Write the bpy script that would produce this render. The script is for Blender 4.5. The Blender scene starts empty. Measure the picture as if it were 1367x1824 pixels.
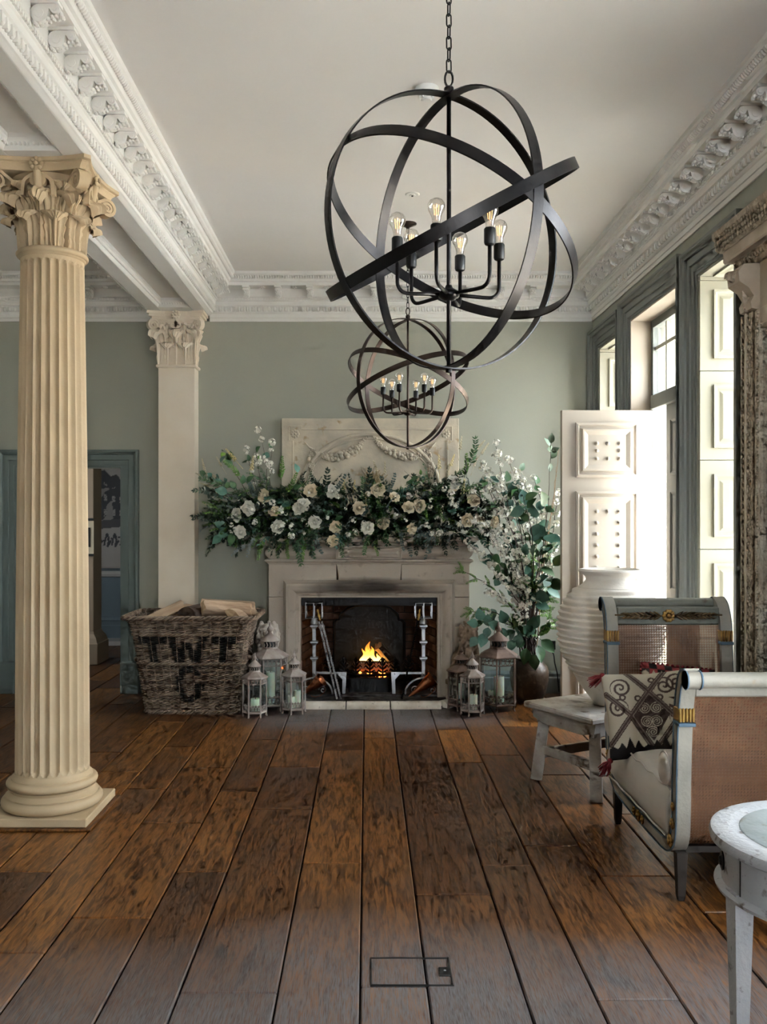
import bpy, math, random
from mathutils import Vector, Matrix, noise as mnoise
from math import sin, cos, pi, radians, sqrt, atan2, exp

# ------------------------------------------------------------------ camera
SC = bpy.context.scene
COL = SC.collection
H, F, VX, VY = 1.5, 1600.0, 654.0, 924.0
cam_data = bpy.data.cameras.new('camera')
cam_data.sensor_fit = 'HORIZONTAL'
cam_data.sensor_width = 36.0
cam_data.lens = F / 1367.0 * 36.0
cam_data.shift_x = (683.5 - VX) / 1367.0
cam_data.shift_y = (VY - 912.0) / 1367.0
cam_data.clip_start = 0.05
cam_data.clip_end = 200
cam = bpy.data.objects.new('camera', cam_data)
COL.objects.link(cam)
cam.location = (0, 0, H)
cam.rotation_euler = (radians(90), 0, 0)
SC.camera = cam

# ------------------------------------------------------------------ world, sun, exposure
SC.view_settings.view_transform = 'Standard'
SC.view_settings.look = 'None'
SC.view_settings.gamma = 1.0
SC.view_settings.use_curve_mapping = False
SC.view_settings.exposure = 1.08
cy = SC.cycles
cy.use_adaptive_sampling = True; cy.adaptive_threshold = 0.05; cy.adaptive_min_samples = 12
cy.max_bounces = 7; cy.diffuse_bounces = 5; cy.glossy_bounces = 3; cy.transmission_bounces = 4; cy.transparent_max_bounces = 12
cy.caustics_reflective = False; cy.caustics_refractive = False; cy.sample_clamp_indirect = 6.0
W = bpy.data.worlds.new('sky'); SC.world = W
W.use_nodes = True
_bg = W.node_tree.nodes['Background']
_bg.inputs[0].default_value = (0.85, 0.935, 1.0, 1)
_bg.inputs[1].default_value = 17.0
sun_d = bpy.data.lights.new('sun', 'SUN')
sun_d.energy = 120.0
sun_d.angle = radians(2)
sun_d.color = (1.0, 0.88, 0.73)
sun = bpy.data.objects.new('sun', sun_d); COL.objects.link(sun)
sun.rotation_euler = Vector((-0.20, 0.50, -0.84)).to_track_quat('-Z', 'Y').to_euler()

def portal(name, loc, w, h, rot):
    l = bpy.data.lights.new(name, 'AREA'); l.shape = 'RECTANGLE'; l.size = w; l.size_y = h
    l.cycles.is_portal = True
    o = bpy.data.objects.new(name, l); COL.objects.link(o)
    o.location = loc; o.rotation_euler = rot
    return o

# ------------------------------------------------------------------ helpers
def fx(px, d): return (px - VX) * d / F
def fz(py, d): return H - (py - VY) * d / F
R = random.Random(7)

class MB:
    """collects verts and faces of one mesh"""
    def __init__(s): s.v = []; s.f = []; s.m = []; s.mi = 0
    def add(s, vs, fs):
        n = len(s.v); s.v.extend([tuple(p) for p in vs])
        s.f.extend([tuple(i + n for i in q) for q in fs]); s.m.extend([s.mi] * len(fs))
        return s
    def box(s, x0, x1, y0, y1, z0, z1, b=0):
        if x0 > x1: x0, x1 = x1, x0
        if y0 > y1: y0, y1 = y1, y0
        if z0 > z1: z0, z1 = z1, z0
        if b <= 0:
            return s.add([(x0,y0,z0),(x1,y0,z0),(x1,y1,z0),(x0,y1,z0),(x0,y0,z1),(x1,y0,z1),(x1,y1,z1),(x0,y1,z1)],
                         [(0,3,2,1),(4,5,6,7),(0,1,5,4),(1,2,6,5),(2,3,7,6),(3,0,4,7)])
        b = min(b, (x1-x0)*.49, (y1-y0)*.49, (z1-z0)*.49)
        vs = []; idx = {}
        for i, x in enumerate((x0, x1)):
            for j, y in enumerate((y0, y1)):
                for k, z in enumerate((z0, z1)):
                    sx = b if i == 0 else -b; sy = b if j == 0 else -b; sz = b if k == 0 else -b
                    for a, p in enumerate(((x, y+sy, z+sz), (x+sx, y, z+sz), (x+sx, y+sy, z))):
                        idx[i,j,k,a] = len(vs); vs.append(p)
        fs = []
        I = lambda i,j,k,a: idx[i,j,k,a]
        fs += [(I(0,0,0,0),I(0,0,1,0),I(0,1,1,0),I(0,1,0,0)), (I(1,0,0,0),I(1,1,0,0),I(1,1,1,0),I(1,0,1,0)),
               (I(0,0,0,1),I(1,0,0,1),I(1,0,1,1),I(0,0,1,1)), (I(0,1,0,1),I(0,1,1,1),I(1,1,1,1),I(1,1,0,1)),
               (I(0,0,0,2),I(0,1,0,2),I(1,1,0,2),I(1,0,0,2)), (I(0,0,1,2),I(1,0,1,2),I(1,1,1,2),I(0,1,1,2))]
        for i in (0,1):
            for j in (0,1): fs.append((I(i,j,0,0),I(i,j,1,0),I(i,j,1,1),I(i,j,0,1)) if i == j else (I(i,j,0,0),I(i,j,0,1),I(i,j,1,1),I(i,j,1,0)))
            for k in (0,1): fs.append((I(i,0,k,0),I(i,0,k,2),I(i,1,k,2),I(i,1,k,0)) if i != k else (I(i,0,k,0),I(i,1,k,0),I(i,1,k,2),I(i,0,k,2)))
        for j in (0,1):
            for k in (0,1): fs.append((I(0,j,k,1),I(1,j,k,1),I(1,j,k,2),I(0,j,k,2)) if j != k else (I(0,j,k,1),I(0,j,k,2),I(1,j,k,2),I(1,j,k,1)))
        for i in (0,1):
            for j in (0,1):
                for k in (0,1): fs.append((I(i,j,k,0),I(i,j,k,1),I(i,j,k,2)) if (i+j+k) % 2 else (I(i,j,k,0),I(i,j,k,2),I(i,j,k,1)))
        return s.add(vs, fs)
    def grid(s, fn, nu, nv, cu=False, cv=False):
        vs = [fn(i / (nu if cu else nu - 1), j / (nv if cv else nv - 1)) for j in range(nv) for i in range(nu)]
        fs = []
        for j in range(nv if cv else nv - 1):
            for i in range(nu if cu else nu - 1):
                a = j*nu + i; b = j*nu + (i+1) % nu; c = ((j+1) % nv)*nu + (i+1) % nu; d = ((j+1) % nv)*nu + i
                fs.append((a, b, c, d))
        return s.add(vs, fs)
    def lathe(s, prof, n=32, c=(0,0,0), cap=True, ph=0.0, a0=0, a1=2*pi):
        full = abs(a1 - a0 - 2*pi) < 1e-6
        m = n if full else n + 1
        vs = []
        for r, z in prof:
            for i in range(m):
                a = a0 + (a1-a0)*i/n + ph
                vs.append((c[0] + r*cos(a), c[1] + r*sin(a), c[2] + z))
        fs = []
        for j in range(len(prof)-1):
            for i in range(n):
                fs.append((j*m+i, j*m+(i+1) % m, (j+1)*m+(i+1) % m, (j+1)*m+i))
        if cap and full:
            if prof[0][0] > 1e-5: fs.append(tuple(reversed(range(m))))
            if prof[-1][0] > 1e-5: fs.append(tuple((len(prof)-1)*m+i for i in range(m)))
        return s.add(vs, fs)
    def tube(s, pts, r, n=6, closed=False, caps=True, ell=None):
        pts = [Vector(p) for p in pts]; k = len(pts)
        rs = r if isinstance(r, (list, tuple)) else [r]*k
        vs = []; up = None
        for i, p in enumerate(pts):
            if closed: t = pts[(i+1) % k] - pts[i-1]
            else: t = pts[min(i+1, k-1)] - pts[max(i-1, 0)]
            if t.length < 1e-9: t = Vector((0,0,1))
            t.normalize()
            if up is None:
                up = Vector((0,0,1)) if abs(t.z) < .9 else Vector((1,0,0))
            up = up - t*up.dot(t)
            if up.length < 1e-6: up = t.orthogonal()
            up.normalize(); sd = t.cross(up)
            for q in range(n):
                a = 2*pi*q/n
                vs.append(p + (sd*cos(a) + up*sin(a)*(ell or 1))*rs[i])
        fs = []
        for i in range(k if closed else k-1):
            for q in range(n):
                fs.append((i*n+q, i*n+(q+1) % n, ((i+1) % k)*n+(q+1) % n, ((i+1) % k)*n+q))
        if caps and not closed:
            fs.append(tuple(reversed(range(n)))); fs.append(tuple((k-1)*n+q for q in range(n)))
        return s.add(vs, fs)
    def prism(s, poly, fn, a, b):
        """polygon [(u,v)] extruded between w=a and w=b; fn(u,v,w)->xyz"""
        n = len(poly)
        vs = [fn(u, v, a) for u, v in poly] + [fn(u, v, b) for u, v in poly]
        fs = [(i, (i+1) % n, n+(i+1) % n, n+i) for i in range(n)]
        fs += [tuple(reversed(range(n))), tuple(range(n, 2*n))]
        return s.add(vs, fs)
    def ball(s, c, r, n=8, m=6, sc=(1,1,1)):
        prof = [(max(0, r*sin(pi*j/m)), -r*cos(pi*j/m)) for j in range(m+1)]
        vs = [(c[0], c[1], c[2]-r*sc[2])]; fs = []
        for j in range(1, m):
            for i in range(n):
                a = 2*pi*i/n
                vs.append((c[0]+prof[j][0]*cos(a)*sc[0], c[1]+prof[j][0]*sin(a)*sc[1], c[2]+prof[j][1]*sc[2]))
        vs.append((c[0], c[1], c[2]+r*sc[2])); last = len(vs)-1
        for i in range(n): fs.append((0, 1+(i+1) % n, 1+i))
        for j in range(m-2):
            for i in range(n): fs.append((1+j*n+i, 1+j*n+(i+1) % n, 1+(j+1)*n+(i+1) % n, 1+(j+1)*n+i))
        for i in range(n): fs.append((last, 1+(m-2)*n+i, 1+(m-2)*n+(i+1) % n))
        return s.add(vs, fs)
    def xf(s, M, start=0):
        s.v[start:] = [tuple(M @ Vector(p)) for p in s.v[start:]]
        return s
    def mesh(s, name, smooth=None, mats=()):
        me = bpy.data.meshes.new(name)
        me.from_pydata(s.v, [], s.f)
        for m in mats: me.materials.append(m)
        if len(mats) > 1: me.polygons.foreach_set('material_index', s.m)
        me.validate()
        if smooth is not None:
            me.polygons.foreach_set('use_smooth', [True]*len(me.polygons))
            if smooth < 180:
                try: me.set_sharp_from_angle(angle=radians(smooth))
                except Exception: pass
        me.update()
        return me
    def obj(s, name, m, parent=None, smooth=None, **kw):
        mats = m if isinstance(m, (list, tuple)) else (m,)
        return link(name, s.mesh(name, smooth, mats), parent, **kw)

def link(name, me, parent=None, M=None, label=None, cat=None, group=None, kind=None):
    o = bpy.data.objects.new(name, me); COL.objects.link(o)
    if parent is not None: o.parent = parent
    if M is not None: o.matrix_local = M
    return tag(o, label, cat, group, kind)

def tag(o, label=None, cat=None, group=None, kind=None):
    if label: o['label'] = label
    if cat: o['category'] = cat
    if group: o['group'] = group
    if kind: o['kind'] = kind
    return o

def thing(name, label, cat, loc=(0,0,0), rz=0, group=None):
    o = bpy.data.objects.new(name, None); COL.objects.link(o)
    o.location = loc; o.rotation_euler = (0, 0, rz); o.empty_display_size = .1
    return tag(o, label, cat, group)

def copy_tree(o, parent=None):
    c = o.copy(); COL.objects.link(c); c.parent = parent
    for ch in o.children: copy_tree(ch, c)
    return c

def recalc(me):
    import bmesh
    bm = bmesh.new(); bm.from_mesh(me); bmesh.ops.recalc_face_normals(bm, faces=bm.faces); bm.to_mesh(me); bm.free()

def frame(loc, ydir, up=(0,0,1), s=1.0):
    """matrix with local +Y along ydir and local +Z near up"""
    y = Vector(ydir).normalized(); z = Vector(up); z = z - y*z.dot(y)
    if z.length < 1e-4: z = y.orthogonal()
    z.normalize(); x = y.cross(z)
    M = Matrix((x, y, z)).transposed().to_4x4()
    return Matrix.Translation(Vector(loc)) @ M @ Matrix.Scale(s, 4)

def zframe(loc, zdir, s=1.0, spin=0.0):
    q = Vector(zdir).to_track_quat('Z', 'Y').to_matrix().to_4x4()
    return Matrix.Translation(Vector(loc)) @ q @ Matrix.Rotation(spin, 4, 'Z') @ Matrix.Scale(s, 4)

def spline(pts, n=8, closed=False):
    """catmull-rom through pts (any dim)"""
    P = [Vector(p) for p in pts]; out = []
    k = len(P)
    for i in range(k if closed else k-1):
        if closed: a, b, c, d = P[(i-1) % k], P[i], P[(i+1) % k], P[(i+2) % k]
        else: a, b, c, d = P[max(i-1,0)], P[i], P[i+1], P[min(i+2,k-1)]
        for j in range(n):
            t = j/n
            out.append(.5*((2*b) + (c-a)*t + (2*a-5*b+4*c-d)*t*t + (3*b-a-3*c+d)*t*t*t))
    if not closed: out.append(P[-1])
    return out

# ------------------------------------------------------------------ materials
def mat(name, col, rough=.5, metal=0.0, col2=None, scale=6, detail=4, stretch=(1,1,1), lo=.35, hi=.65,
        bump=0.0, bscale=40, spec=.5, per_obj=0.0, coat=0.0, rough2=None, attr=None, col3=None, scale3=20, lo3=.6, hi3=.7, bdist=.01):
    m = bpy.data.materials.new(name); m.use_nodes = True
    nt = m.node_tree; N = nt.nodes; L = nt.links
    b = N['Principled BSDF']
    b.inputs['Roughness'].default_value = rough
    b.inputs['Metallic'].default_value = metal
    b.inputs['Specular IOR Level'].default_value = spec
    if coat: b.inputs['Coat Weight'].default_value = coat; b.inputs['Coat Roughness'].default_value = .15
    c4 = lambda c: (c[0], c[1], c[2], 1)
    b.inputs['Base Color'].default_value = c4(col)
    tc = N.new('ShaderNodeTexCoord'); mp = N.new('ShaderNodeMapping'); mp.inputs['Scale'].default_value = stretch
    L.new(tc.outputs['Object'], mp.inputs['Vector'])
    oi = None
    if per_obj:
        oi = N.new('ShaderNodeObjectInfo')
        cm = N.new('ShaderNodeVectorMath'); cm.operation = 'SCALE'; cm.inputs[0].default_value = (17.3, 9.1, 5.7)
        L.new(oi.outputs['Random'], cm.inputs['Scale']); L.new(cm.outputs['Vector'], mp.inputs['Location'])
    cur = None
    if col2 is not None:
        nz = N.new('ShaderNodeTexNoise'); nz.inputs['Scale'].default_value = scale; nz.inputs['Detail'].default_value = detail
        L.new(mp.outputs['Vector'], nz.inputs['Vector'])
        mr = N.new('ShaderNodeMapRange'); mr.inputs['From Min'].default_value = lo; mr.inputs['From Max'].default_value = hi
        L.new(nz.outputs['Fac'], mr.inputs['Value'])
        mx = N.new('ShaderNodeMix'); mx.data_type = 'RGBA'
        mx.inputs['A'].default_value = c4(col); mx.inputs['B'].default_value = c4(col2)
        L.new(mr.outputs['Result'], mx.inputs['Factor']); cur = mx.outputs['Result']
        if rough2 is not None:
            m2 = N.new('ShaderNodeMapRange'); m2.inputs['To Min'].default_value = rough; m2.inputs['To Max'].default_value = rough2
            L.new(mr.outputs['Result'], m2.inputs['Value']); L.new(m2.outputs['Result'], b.inputs['Roughness'])
    if col3 is not None:
        nz = N.new('ShaderNodeTexNoise'); nz.inputs['Scale'].default_value = scale3; nz.inputs['Detail'].default_value = 6
        L.new(mp.outputs['Vector'], nz.inputs['Vector'])
        mr = N.new('ShaderNodeMapRange'); mr.inputs['From Min'].default_value = lo3; mr.inputs['From Max'].default_value = hi3
        L.new(nz.outputs['Fac'], mr.inputs['Value'])
        mx = N.new('ShaderNodeMix'); mx.data_type = 'RGBA'
        if cur is not None: L.new(cur, mx.inputs['A'])
        else: mx.inputs['A'].default_value = c4(col)
        mx.inputs['B'].default_value = c4(col3)
        L.new(mr.outputs['Result'], mx.inputs['Factor']); cur = mx.outputs['Result']
    if attr:
        at = N.new('ShaderNodeAttribute'); at.attribute_name = attr
        mx = N.new('ShaderNodeMix'); mx.data_type = 'RGBA'; mx.blend_type = 'MULTIPLY'; mx.inputs['Factor'].default_value = 1
        if cur is not None: L.new(cur, mx.inputs['A'])
        else: mx.inputs['A'].default_value = c4(col)
        L.new(at.outputs['Color'], mx.inputs['B']); cur = mx.outputs['Result']
    if per_obj:
        hs = N.new('ShaderNodeHueSaturation')
        mr = N.new('ShaderNodeMapRange'); mr.inputs['To Min'].default_value = 1-per_obj; mr.inputs['To Max'].default_value = 1+per_obj
        L.new(oi.outputs['Random'], mr.inputs['Value']); L.new(mr.outputs['Result'], hs.inputs['Value'])
        if cur is not None: L.new(cur, hs.inputs['Color'])
        else: hs.inputs['Color'].default_value = c4(col)
        cur = hs.outputs['Color']
    if cur is not None: L.new(cur, b.inputs['Base Color'])
    if bump:
        nz = N.new('ShaderNodeTexNoise'); nz.inputs['Scale'].default_value = bscale; nz.inputs['Detail'].default_value = 5
        L.new(mp.outputs['Vector'], nz.inputs['Vector'])
        bp = N.new('ShaderNodeBump'); bp.inputs['Strength'].default_value = bump; bp.inputs['Distance'].default_value = bdist
        L.new(nz.outputs['Fac'], bp.inputs['Height']); L.new(bp.outputs['Normal'], b.inputs['Normal'])
    return m

def glass(name, tint=(1,1,1), refl=.08, rough=.02, edge=.35):
    m = bpy.data.materials.new(name); m.use_nodes = True
    nt = m.node_tree; N = nt.nodes; L = nt.links
    N.remove(N['Principled BSDF'])
    t = N.new('ShaderNodeBsdfTransparent'); t.inputs[0].default_value = (*tint, 1)
    g = N.new('ShaderNodeBsdfGlossy'); g.inputs['Roughness'].default_value = rough
    fr = N.new('ShaderNodeLayerWeight'); fr.inputs['Blend'].default_value = edge
    mr = N.new('ShaderNodeMapRange'); mr.inputs['To Min'].default_value = refl; mr.inputs['To Max'].default_value = .7
    L.new(fr.outputs['Facing'], mr.inputs['Value'])
    mx = N.new('ShaderNodeMixShader'); L.new(mr.outputs['Result'], mx.inputs[0]); L.new(t.outputs[0], mx.inputs[1]); L.new(g.outputs[0], mx.inputs[2])
    L.new(mx.outputs[0], N['Material Output'].inputs['Surface'])
    return m

def emit(name, col, s):
    m = bpy.data.materials.new(name); m.use_nodes = True
    b = m.node_tree.nodes['Principled BSDF']
    b.inputs['Base Color'].default_value = (*col, 1)
    b.inputs['Emission Color'].default_value = (*col, 1); b.inputs['Emission Strength'].default_value = s
    return m

def plank_mat(name):
    m = bpy.data.materials.new(name); m.use_nodes = True
    nt = m.node_tree; N = nt.nodes; L = nt.links
    b = N['Principled BSDF']
    tc = N.new('ShaderNodeTexCoord'); oi = N.new('ShaderNodeObjectInfo')
    off = N.new('ShaderNodeVectorMath'); off.operation = 'SCALE'; off.inputs[0].default_value = (31.7, 57.1, 3.3)
    L.new(oi.outputs['Random'], off.inputs['Scale'])
    ad = N.new('ShaderNodeVectorMath'); L.new(tc.outputs['Object'], ad.inputs[0]); L.new(off.outputs['Vector'], ad.inputs[1])
    def noise(sc, stretch, detail=5, dist=0.0):
        mp = N.new('ShaderNodeMapping'); mp.inputs['Scale'].default_value = stretch; L.new(ad.outputs['Vector'], mp.inputs['Vector'])
        n = N.new('ShaderNodeTexNoise'); n.inputs['Scale'].default_value = sc; n.inputs['Detail'].default_value = detail; n.inputs['Distortion'].default_value = dist
        L.new(mp.outputs['Vector'], n.inputs['Vector']); return n
    def ramp(src, a, c):
        r = N.new('ShaderNodeMapRange'); r.inputs['From Min'].default_value = a; r.inputs['From Max'].default_value = c
        L.new(src, r.inputs['Value']); return r.outputs['Result']
    def mix(f, a, c):
        x = N.new('ShaderNodeMix'); x.data_type = 'RGBA'
        if isinstance(f, float): x.inputs['Factor'].default_value = f
        else: L.new(f, x.inputs['Factor'])
        for k, v in (('A', a), ('B', c)):
            if isinstance(v, tuple): x.inputs[k].default_value = (*v, 1)
            else: L.new(v, x.inputs[k])
        return x.outputs['Result']
    grain = noise(9, (6, .7, 1), 8, 1.2)
    fine = noise(60, (6, .35, 1), 4, .4)
    big = noise(1.6, (1.5, .8, 1), 3)
    cr = N.new('ShaderNodeValToRGB'); e = cr.color_ramp.elements
    e[0].position = 0; e[0].color = (.095, .035, .010, 1); e[1].position = 1; e[1].color = (.260, .105, .022, 1)
    k = e.new(.5); k.color = (.165, .064, .015, 1)
    L.new(oi.outputs['Random'], cr.inputs['Fac'])
    dk = N.new('ShaderNodeMix'); dk.data_type = 'RGBA'; dk.blend_type = 'MULTIPLY'
    L.new(ramp(grain.outputs['Fac'], .40, .62), dk.inputs['Factor']); L.new(cr.outputs['Color'], dk.inputs['A']); dk.inputs['B'].default_value = (.30, .25, .26, 1)
    c1 = mix(ramp(fine.outputs['Fac'], .5, .8), dk.outputs['Result'], (.022, .010, .006))
    c2 = mix(ramp(big.outputs['Fac'], .55, .80), c1, (.060, .036, .024))
    kn = noise(5.5, (2.2, .8, 1), 3, .5)
    c3 = mix(ramp(kn.outputs['Fac'], .63, .76), c2, (.009, .006, .005))
    # grey window sheen painted into the boards in front and before the hearth
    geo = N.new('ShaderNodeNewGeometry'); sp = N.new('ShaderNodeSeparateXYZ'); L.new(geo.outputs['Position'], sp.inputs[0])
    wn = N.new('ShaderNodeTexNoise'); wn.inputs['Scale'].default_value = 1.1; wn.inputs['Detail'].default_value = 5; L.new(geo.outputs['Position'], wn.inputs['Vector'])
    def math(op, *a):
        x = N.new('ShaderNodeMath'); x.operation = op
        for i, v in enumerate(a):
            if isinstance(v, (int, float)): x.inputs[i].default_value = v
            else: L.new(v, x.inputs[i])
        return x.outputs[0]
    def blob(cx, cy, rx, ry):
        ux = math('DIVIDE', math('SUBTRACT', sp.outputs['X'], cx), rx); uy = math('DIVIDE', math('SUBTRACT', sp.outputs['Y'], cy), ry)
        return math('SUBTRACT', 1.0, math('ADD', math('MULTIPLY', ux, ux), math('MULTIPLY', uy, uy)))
    sheen_mask = math('MAXIMUM', blob(.1, 2.45, 1.9, 1.0), blob(.0, 6.85, 1.3, .55))
    sheen_mask = math('ADD', sheen_mask, math('MULTIPLY', math('SUBTRACT', wn.outputs['Fac'], .5), 1.6))
    sheen_fac = math('MULTIPLY', ramp(sheen_mask, .05, .85), ramp(fine.outputs['Fac'], .28, .62))
    c4_ = mix(sheen_fac, c3, (.135, .137, .146))
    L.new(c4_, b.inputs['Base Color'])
    rr = N.new('ShaderNodeMapRange'); rr.inputs['To Min'].default_value = .24; rr.inputs['To Max'].default_value = .50
    L.new(big.outputs['Fac'], rr.inputs['Value']); L.new(rr.outputs['Result'], b.inputs['Roughness'])
    b.inputs['Specular IOR Level'].default_value = .38
    bp = N.new('ShaderNodeBump'); bp.inputs['Strength'].default_value = .25; bp.inputs['Distance'].default_value = .004
    L.new(grain.outputs['Fac'], bp.inputs['Height'])
    bp2 = N.new('ShaderNodeBump'); bp2.inputs['Strength'].default_value = .35; bp2.inputs['Distance'].default_value = .01
    L.new(big.outputs['Fac'], bp2.inputs['Height']); L.new(bp.outputs['Normal'], bp2.inputs['Normal']); L.new(bp2.outputs['Normal'], b.inputs['Normal'])
    return m

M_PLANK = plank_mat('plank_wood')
M_GAP = mat('gap_dark', (.012, .008, .006), .9)
M_WALL = mat('sage_paint', (.335, .338, .282), .75, col2=(.310, .318, .270), scale=1.3, bump=.05, bscale=60)
M_TRIM = mat('sage_trim', (.182, .194, .184), .5, col2=(.160, .174, .167), scale=2, bump=.03, bscale=60)
M_DTRIM = mat('teal_trim', (.128, .162, .153), .5, col2=(.112, .144, .138), scale=2, bump=.03, bscale=60)
M_CEIL = mat('ceiling_white', (.79, .77, .755), .85, col2=(.76, .74, .725), scale=1.0, bump=.04, bscale=30)
M_PLAST = mat('plaster_white', (.80, .79, .765), .7, col2=(.77, .755, .725), scale=6, bump=.06, bscale=80)
M_STONE = mat('column_stone', (.48, .375, .24), .65, col2=(.41, .31, .19), scale=3, col3=(.46,.35,.23), scale3=9, lo3=.66, hi3=.8, bump=.12, bscale=70)
M_STONE2 = mat('pilaster_stone', (.82, .73, .61), .65, col2=(.75, .645, .515), scale=2.5, bump=.08, bscale=60)
M_FIRE = mat('fireplace_stone', (.54, .475, .40), .7, col2=(.37, .315, .26), scale=2.2, col3=(.28,.235,.19), scale3=14, lo3=.6, hi3=.8, bump=.15, bscale=90)
M_IRON = mat('dark_iron', (.012, .012, .014), .38, .7, col2=(.018, .017, .018), scale=8, bump=.04, bscale=90)
M_BRONZE = mat('bronze_iron', (.060, .042, .034), .38, .85, col2=(.038, .028, .025), scale=8, bump=.04, bscale=90)
M_BLACK = mat('black_iron', (.012, .012, .014), .55, .4, bump=.1, bscale=60)
M_STEEL = mat('bright_steel', (.62, .63, .65), .26, .55, col2=(.30, .31, .34), scale=9, rough2=.4, bump=.05)
M_COPPER = mat('copper', (.62, .24, .12), .25, 1.0, col2=(.30, .10, .05), scale=10, rough2=.4)
M_BRASS = mat('brass', (.55, .36, .12), .35, 1.0, col2=(.35, .21, .07), scale=20)
M_GOLD = mat('worn_gilt', (.50, .32, .10), .42, .8, col2=(.28, .16, .06), scale=25)
M_CREAM = mat('cream_paint', (.37, .36, .29), .5, col2=(.345, .335, .275), scale=2, bump=.03)
M_DOOR = mat('door_paint', (.47, .415, .345), .5, col2=(.44, .385, .315), scale=2, bump=.03)
M_GLASS = glass('window_glass')
M_OUT = mat('outside_gravel', (.66, .65, .62), .9, col2=(.58, .57, .54), scale=3)
M_OUT2 = mat('outside_wall', (.70, .58, .38), .9, col2=(.62, .5, .32), scale=3)
# ================================================================== THE SETTING
YB, XR, ZC, XL, YF = 7.75, 1.95, 3.57, -3.30, -3.5      # back wall, right wall, ceiling, left wall, front wall
BXR, BXL, ZS = -1.355, -1.845, 3.25                      # beam faces and soffit height

def wall_mesh(us, vs, holes, fn, t0, t1):
    """grid wall with rectangular holes, one welded mesh. holes: (u0,u1,v0,v1)"""
    us = sorted(set(us + [h[0] for h in holes] + [h[1] for h in holes]))
    vs = sorted(set(vs + [h[2] for h in holes] + [h[3] for h in holes]))
    def solid(i, j):
        if i < 0 or j < 0 or i >= len(us)-1 or j >= len(vs)-1: return False
        cu, cv = (us[i]+us[i+1])/2, (vs[j]+vs[j+1])/2
        return not any(h[0] < cu < h[1] and h[2] < cv < h[3] for h in holes)
    mb = MB(); idx = {}
    def V(i, j, t):
        if (i, j, t) not in idx:
            idx[i, j, t] = len(mb.v); mb.v.append(tuple(fn(us[i], vs[j], t1 if t else t0)))
        return idx[i, j, t]
    for i in range(len(us)-1):
        for j in range(len(vs)-1):
            if not solid(i, j): continue
            q = [(V(i,j,0), V(i+1,j,0), V(i+1,j+1,0), V(i,j+1,0)), (V(i,j,1), V(i,j+1,1), V(i+1,j+1,1), V(i+1,j,1))]
            if not solid(i-1, j): q.append((V(i,j,0), V(i,j+1,0), V(i,j+1,1), V(i,j,1)))
            if not solid(i+1, j): q.append((V(i+1,j,0), V(i+1,j,1), V(i+1,j+1,1), V(i+1,j+1,0)))
            if not solid(i, j-1): q.append((V(i,j,0), V(i,j,1), V(i+1,j,1), V(i+1,j,0)))
            if not solid(i, j+1): q.append((V(i,j+1,0), V(i+1,j+1,0), V(i+1,j+1,1), V(i,j+1,1)))
            mb.f.extend(q); mb.m.extend([0]*len(q))
    return mb

def struct(name, mb, m, parent=None, smooth=None):
    return mb.obj(name, m, parent, smooth, kind='structure')

# ---- floor: dark bed with every board laid on it
floor = struct('floor', MB().box(XL-1.4, XR+.55, YF, 11.2, -.12, -.022), M_GAP)
edges = [-4.4, -4.15, -3.9, -3.62, -3.4, -3.15, -2.92, -2.62, -2.4, -2.1, -1.87, -1.58, -1.338, -1.114, -.813, -.595, -.283, -.022, .193, .497, .718, .978, 1.284, 1.5, 1.8, 1.95, 2.2, 2.42]
def fy(py): return 2400.0/(py-924.0)
joints = {-.022: [1757, 1314], .193: [1593, 1328], .497: [1541, 1358, 1300], .718: [1780, 1506, 1345], .978: [1560, 1380],
          -.283: [1537, 1336], -.595: [1768, 1441, 1366], -.813: [1553, 1410, 1318], -1.114: [1635, 1466, 1368], -1.338: [1697, 1405, 1330],
          -1.58: [1553, 1375], -1.87: [1610, 1452, 1340], 1.284: [1625, 1450, 1330], 1.5: [1500, 1390]}
for i in range(len(edges)-1):
    x0, x1 = edges[i], edges[i+1]
    if x0 >= 1.94: ys = [5.5, 6.9]
    elif x1 <= -3.2: ys = [7.9, 9.3, 11.1]
    else:
        js = sorted(fy(p) for p in joints.get(x0, []))
        if not js: js = [R.uniform(3.4, 4.2), R.uniform(5.2, 6.2)]
        ys = [1.2] + js
        while ys[0] > -3: ys.insert(0, ys[0]-R.uniform(1.6, 2.4)) 
        ys = [y for y in ys if y > -3.3]; ys.insert(0, -3.45)
        end = 7.74 if x0 > -1.5 or x0 < -3.3 else 11.1
        while ys[-1] < end-1.8: ys.append(ys[-1] + R.uniform(1.1, 1.7))
        ys.append(end)
    ys = [ys[0]] + [b for a, b in zip(ys, ys[1:]) if b-a > .15]
    if ys[0] == -3.45:      # behind the camera long boards are enough
        ys = [-3.45] + [y for y in ys if y > 1.0]
    for a, b in zip(ys, ys[1:]):
        g = .0028; w, l = (x1-x0)/2-g, (b-a)/2-g*.8
        mb = MB().box(-w, w, -l, l, -.02, 0, .0045)
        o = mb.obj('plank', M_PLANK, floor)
        o.location = ((x0+x1)/2, (a+b)/2, R.uniform(-.0012, .0008)); o.rotation_euler = (R.uniform(-.0005,.0005), R.uniform(-.003,.003), 0)

# ---- walls
DX0, DX1, DZ = fx(30, YB), fx(217, YB), fz(833, YB)          # door to the next room
FX0, FX1, FZ1 = -.552, .588, .843                            # fireplace opening
bw = wall_mesh([-4.45, XR+.5], [0, ZC+.05], [(DX0, DX1, 0, DZ), (FX0-.06, FX1+.06, 0, FZ1+.05)], lambda u, v, t: (u, t, v), YB, YB+.16)
wall_back = struct('wall_back', bw, M_WALL)

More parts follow.
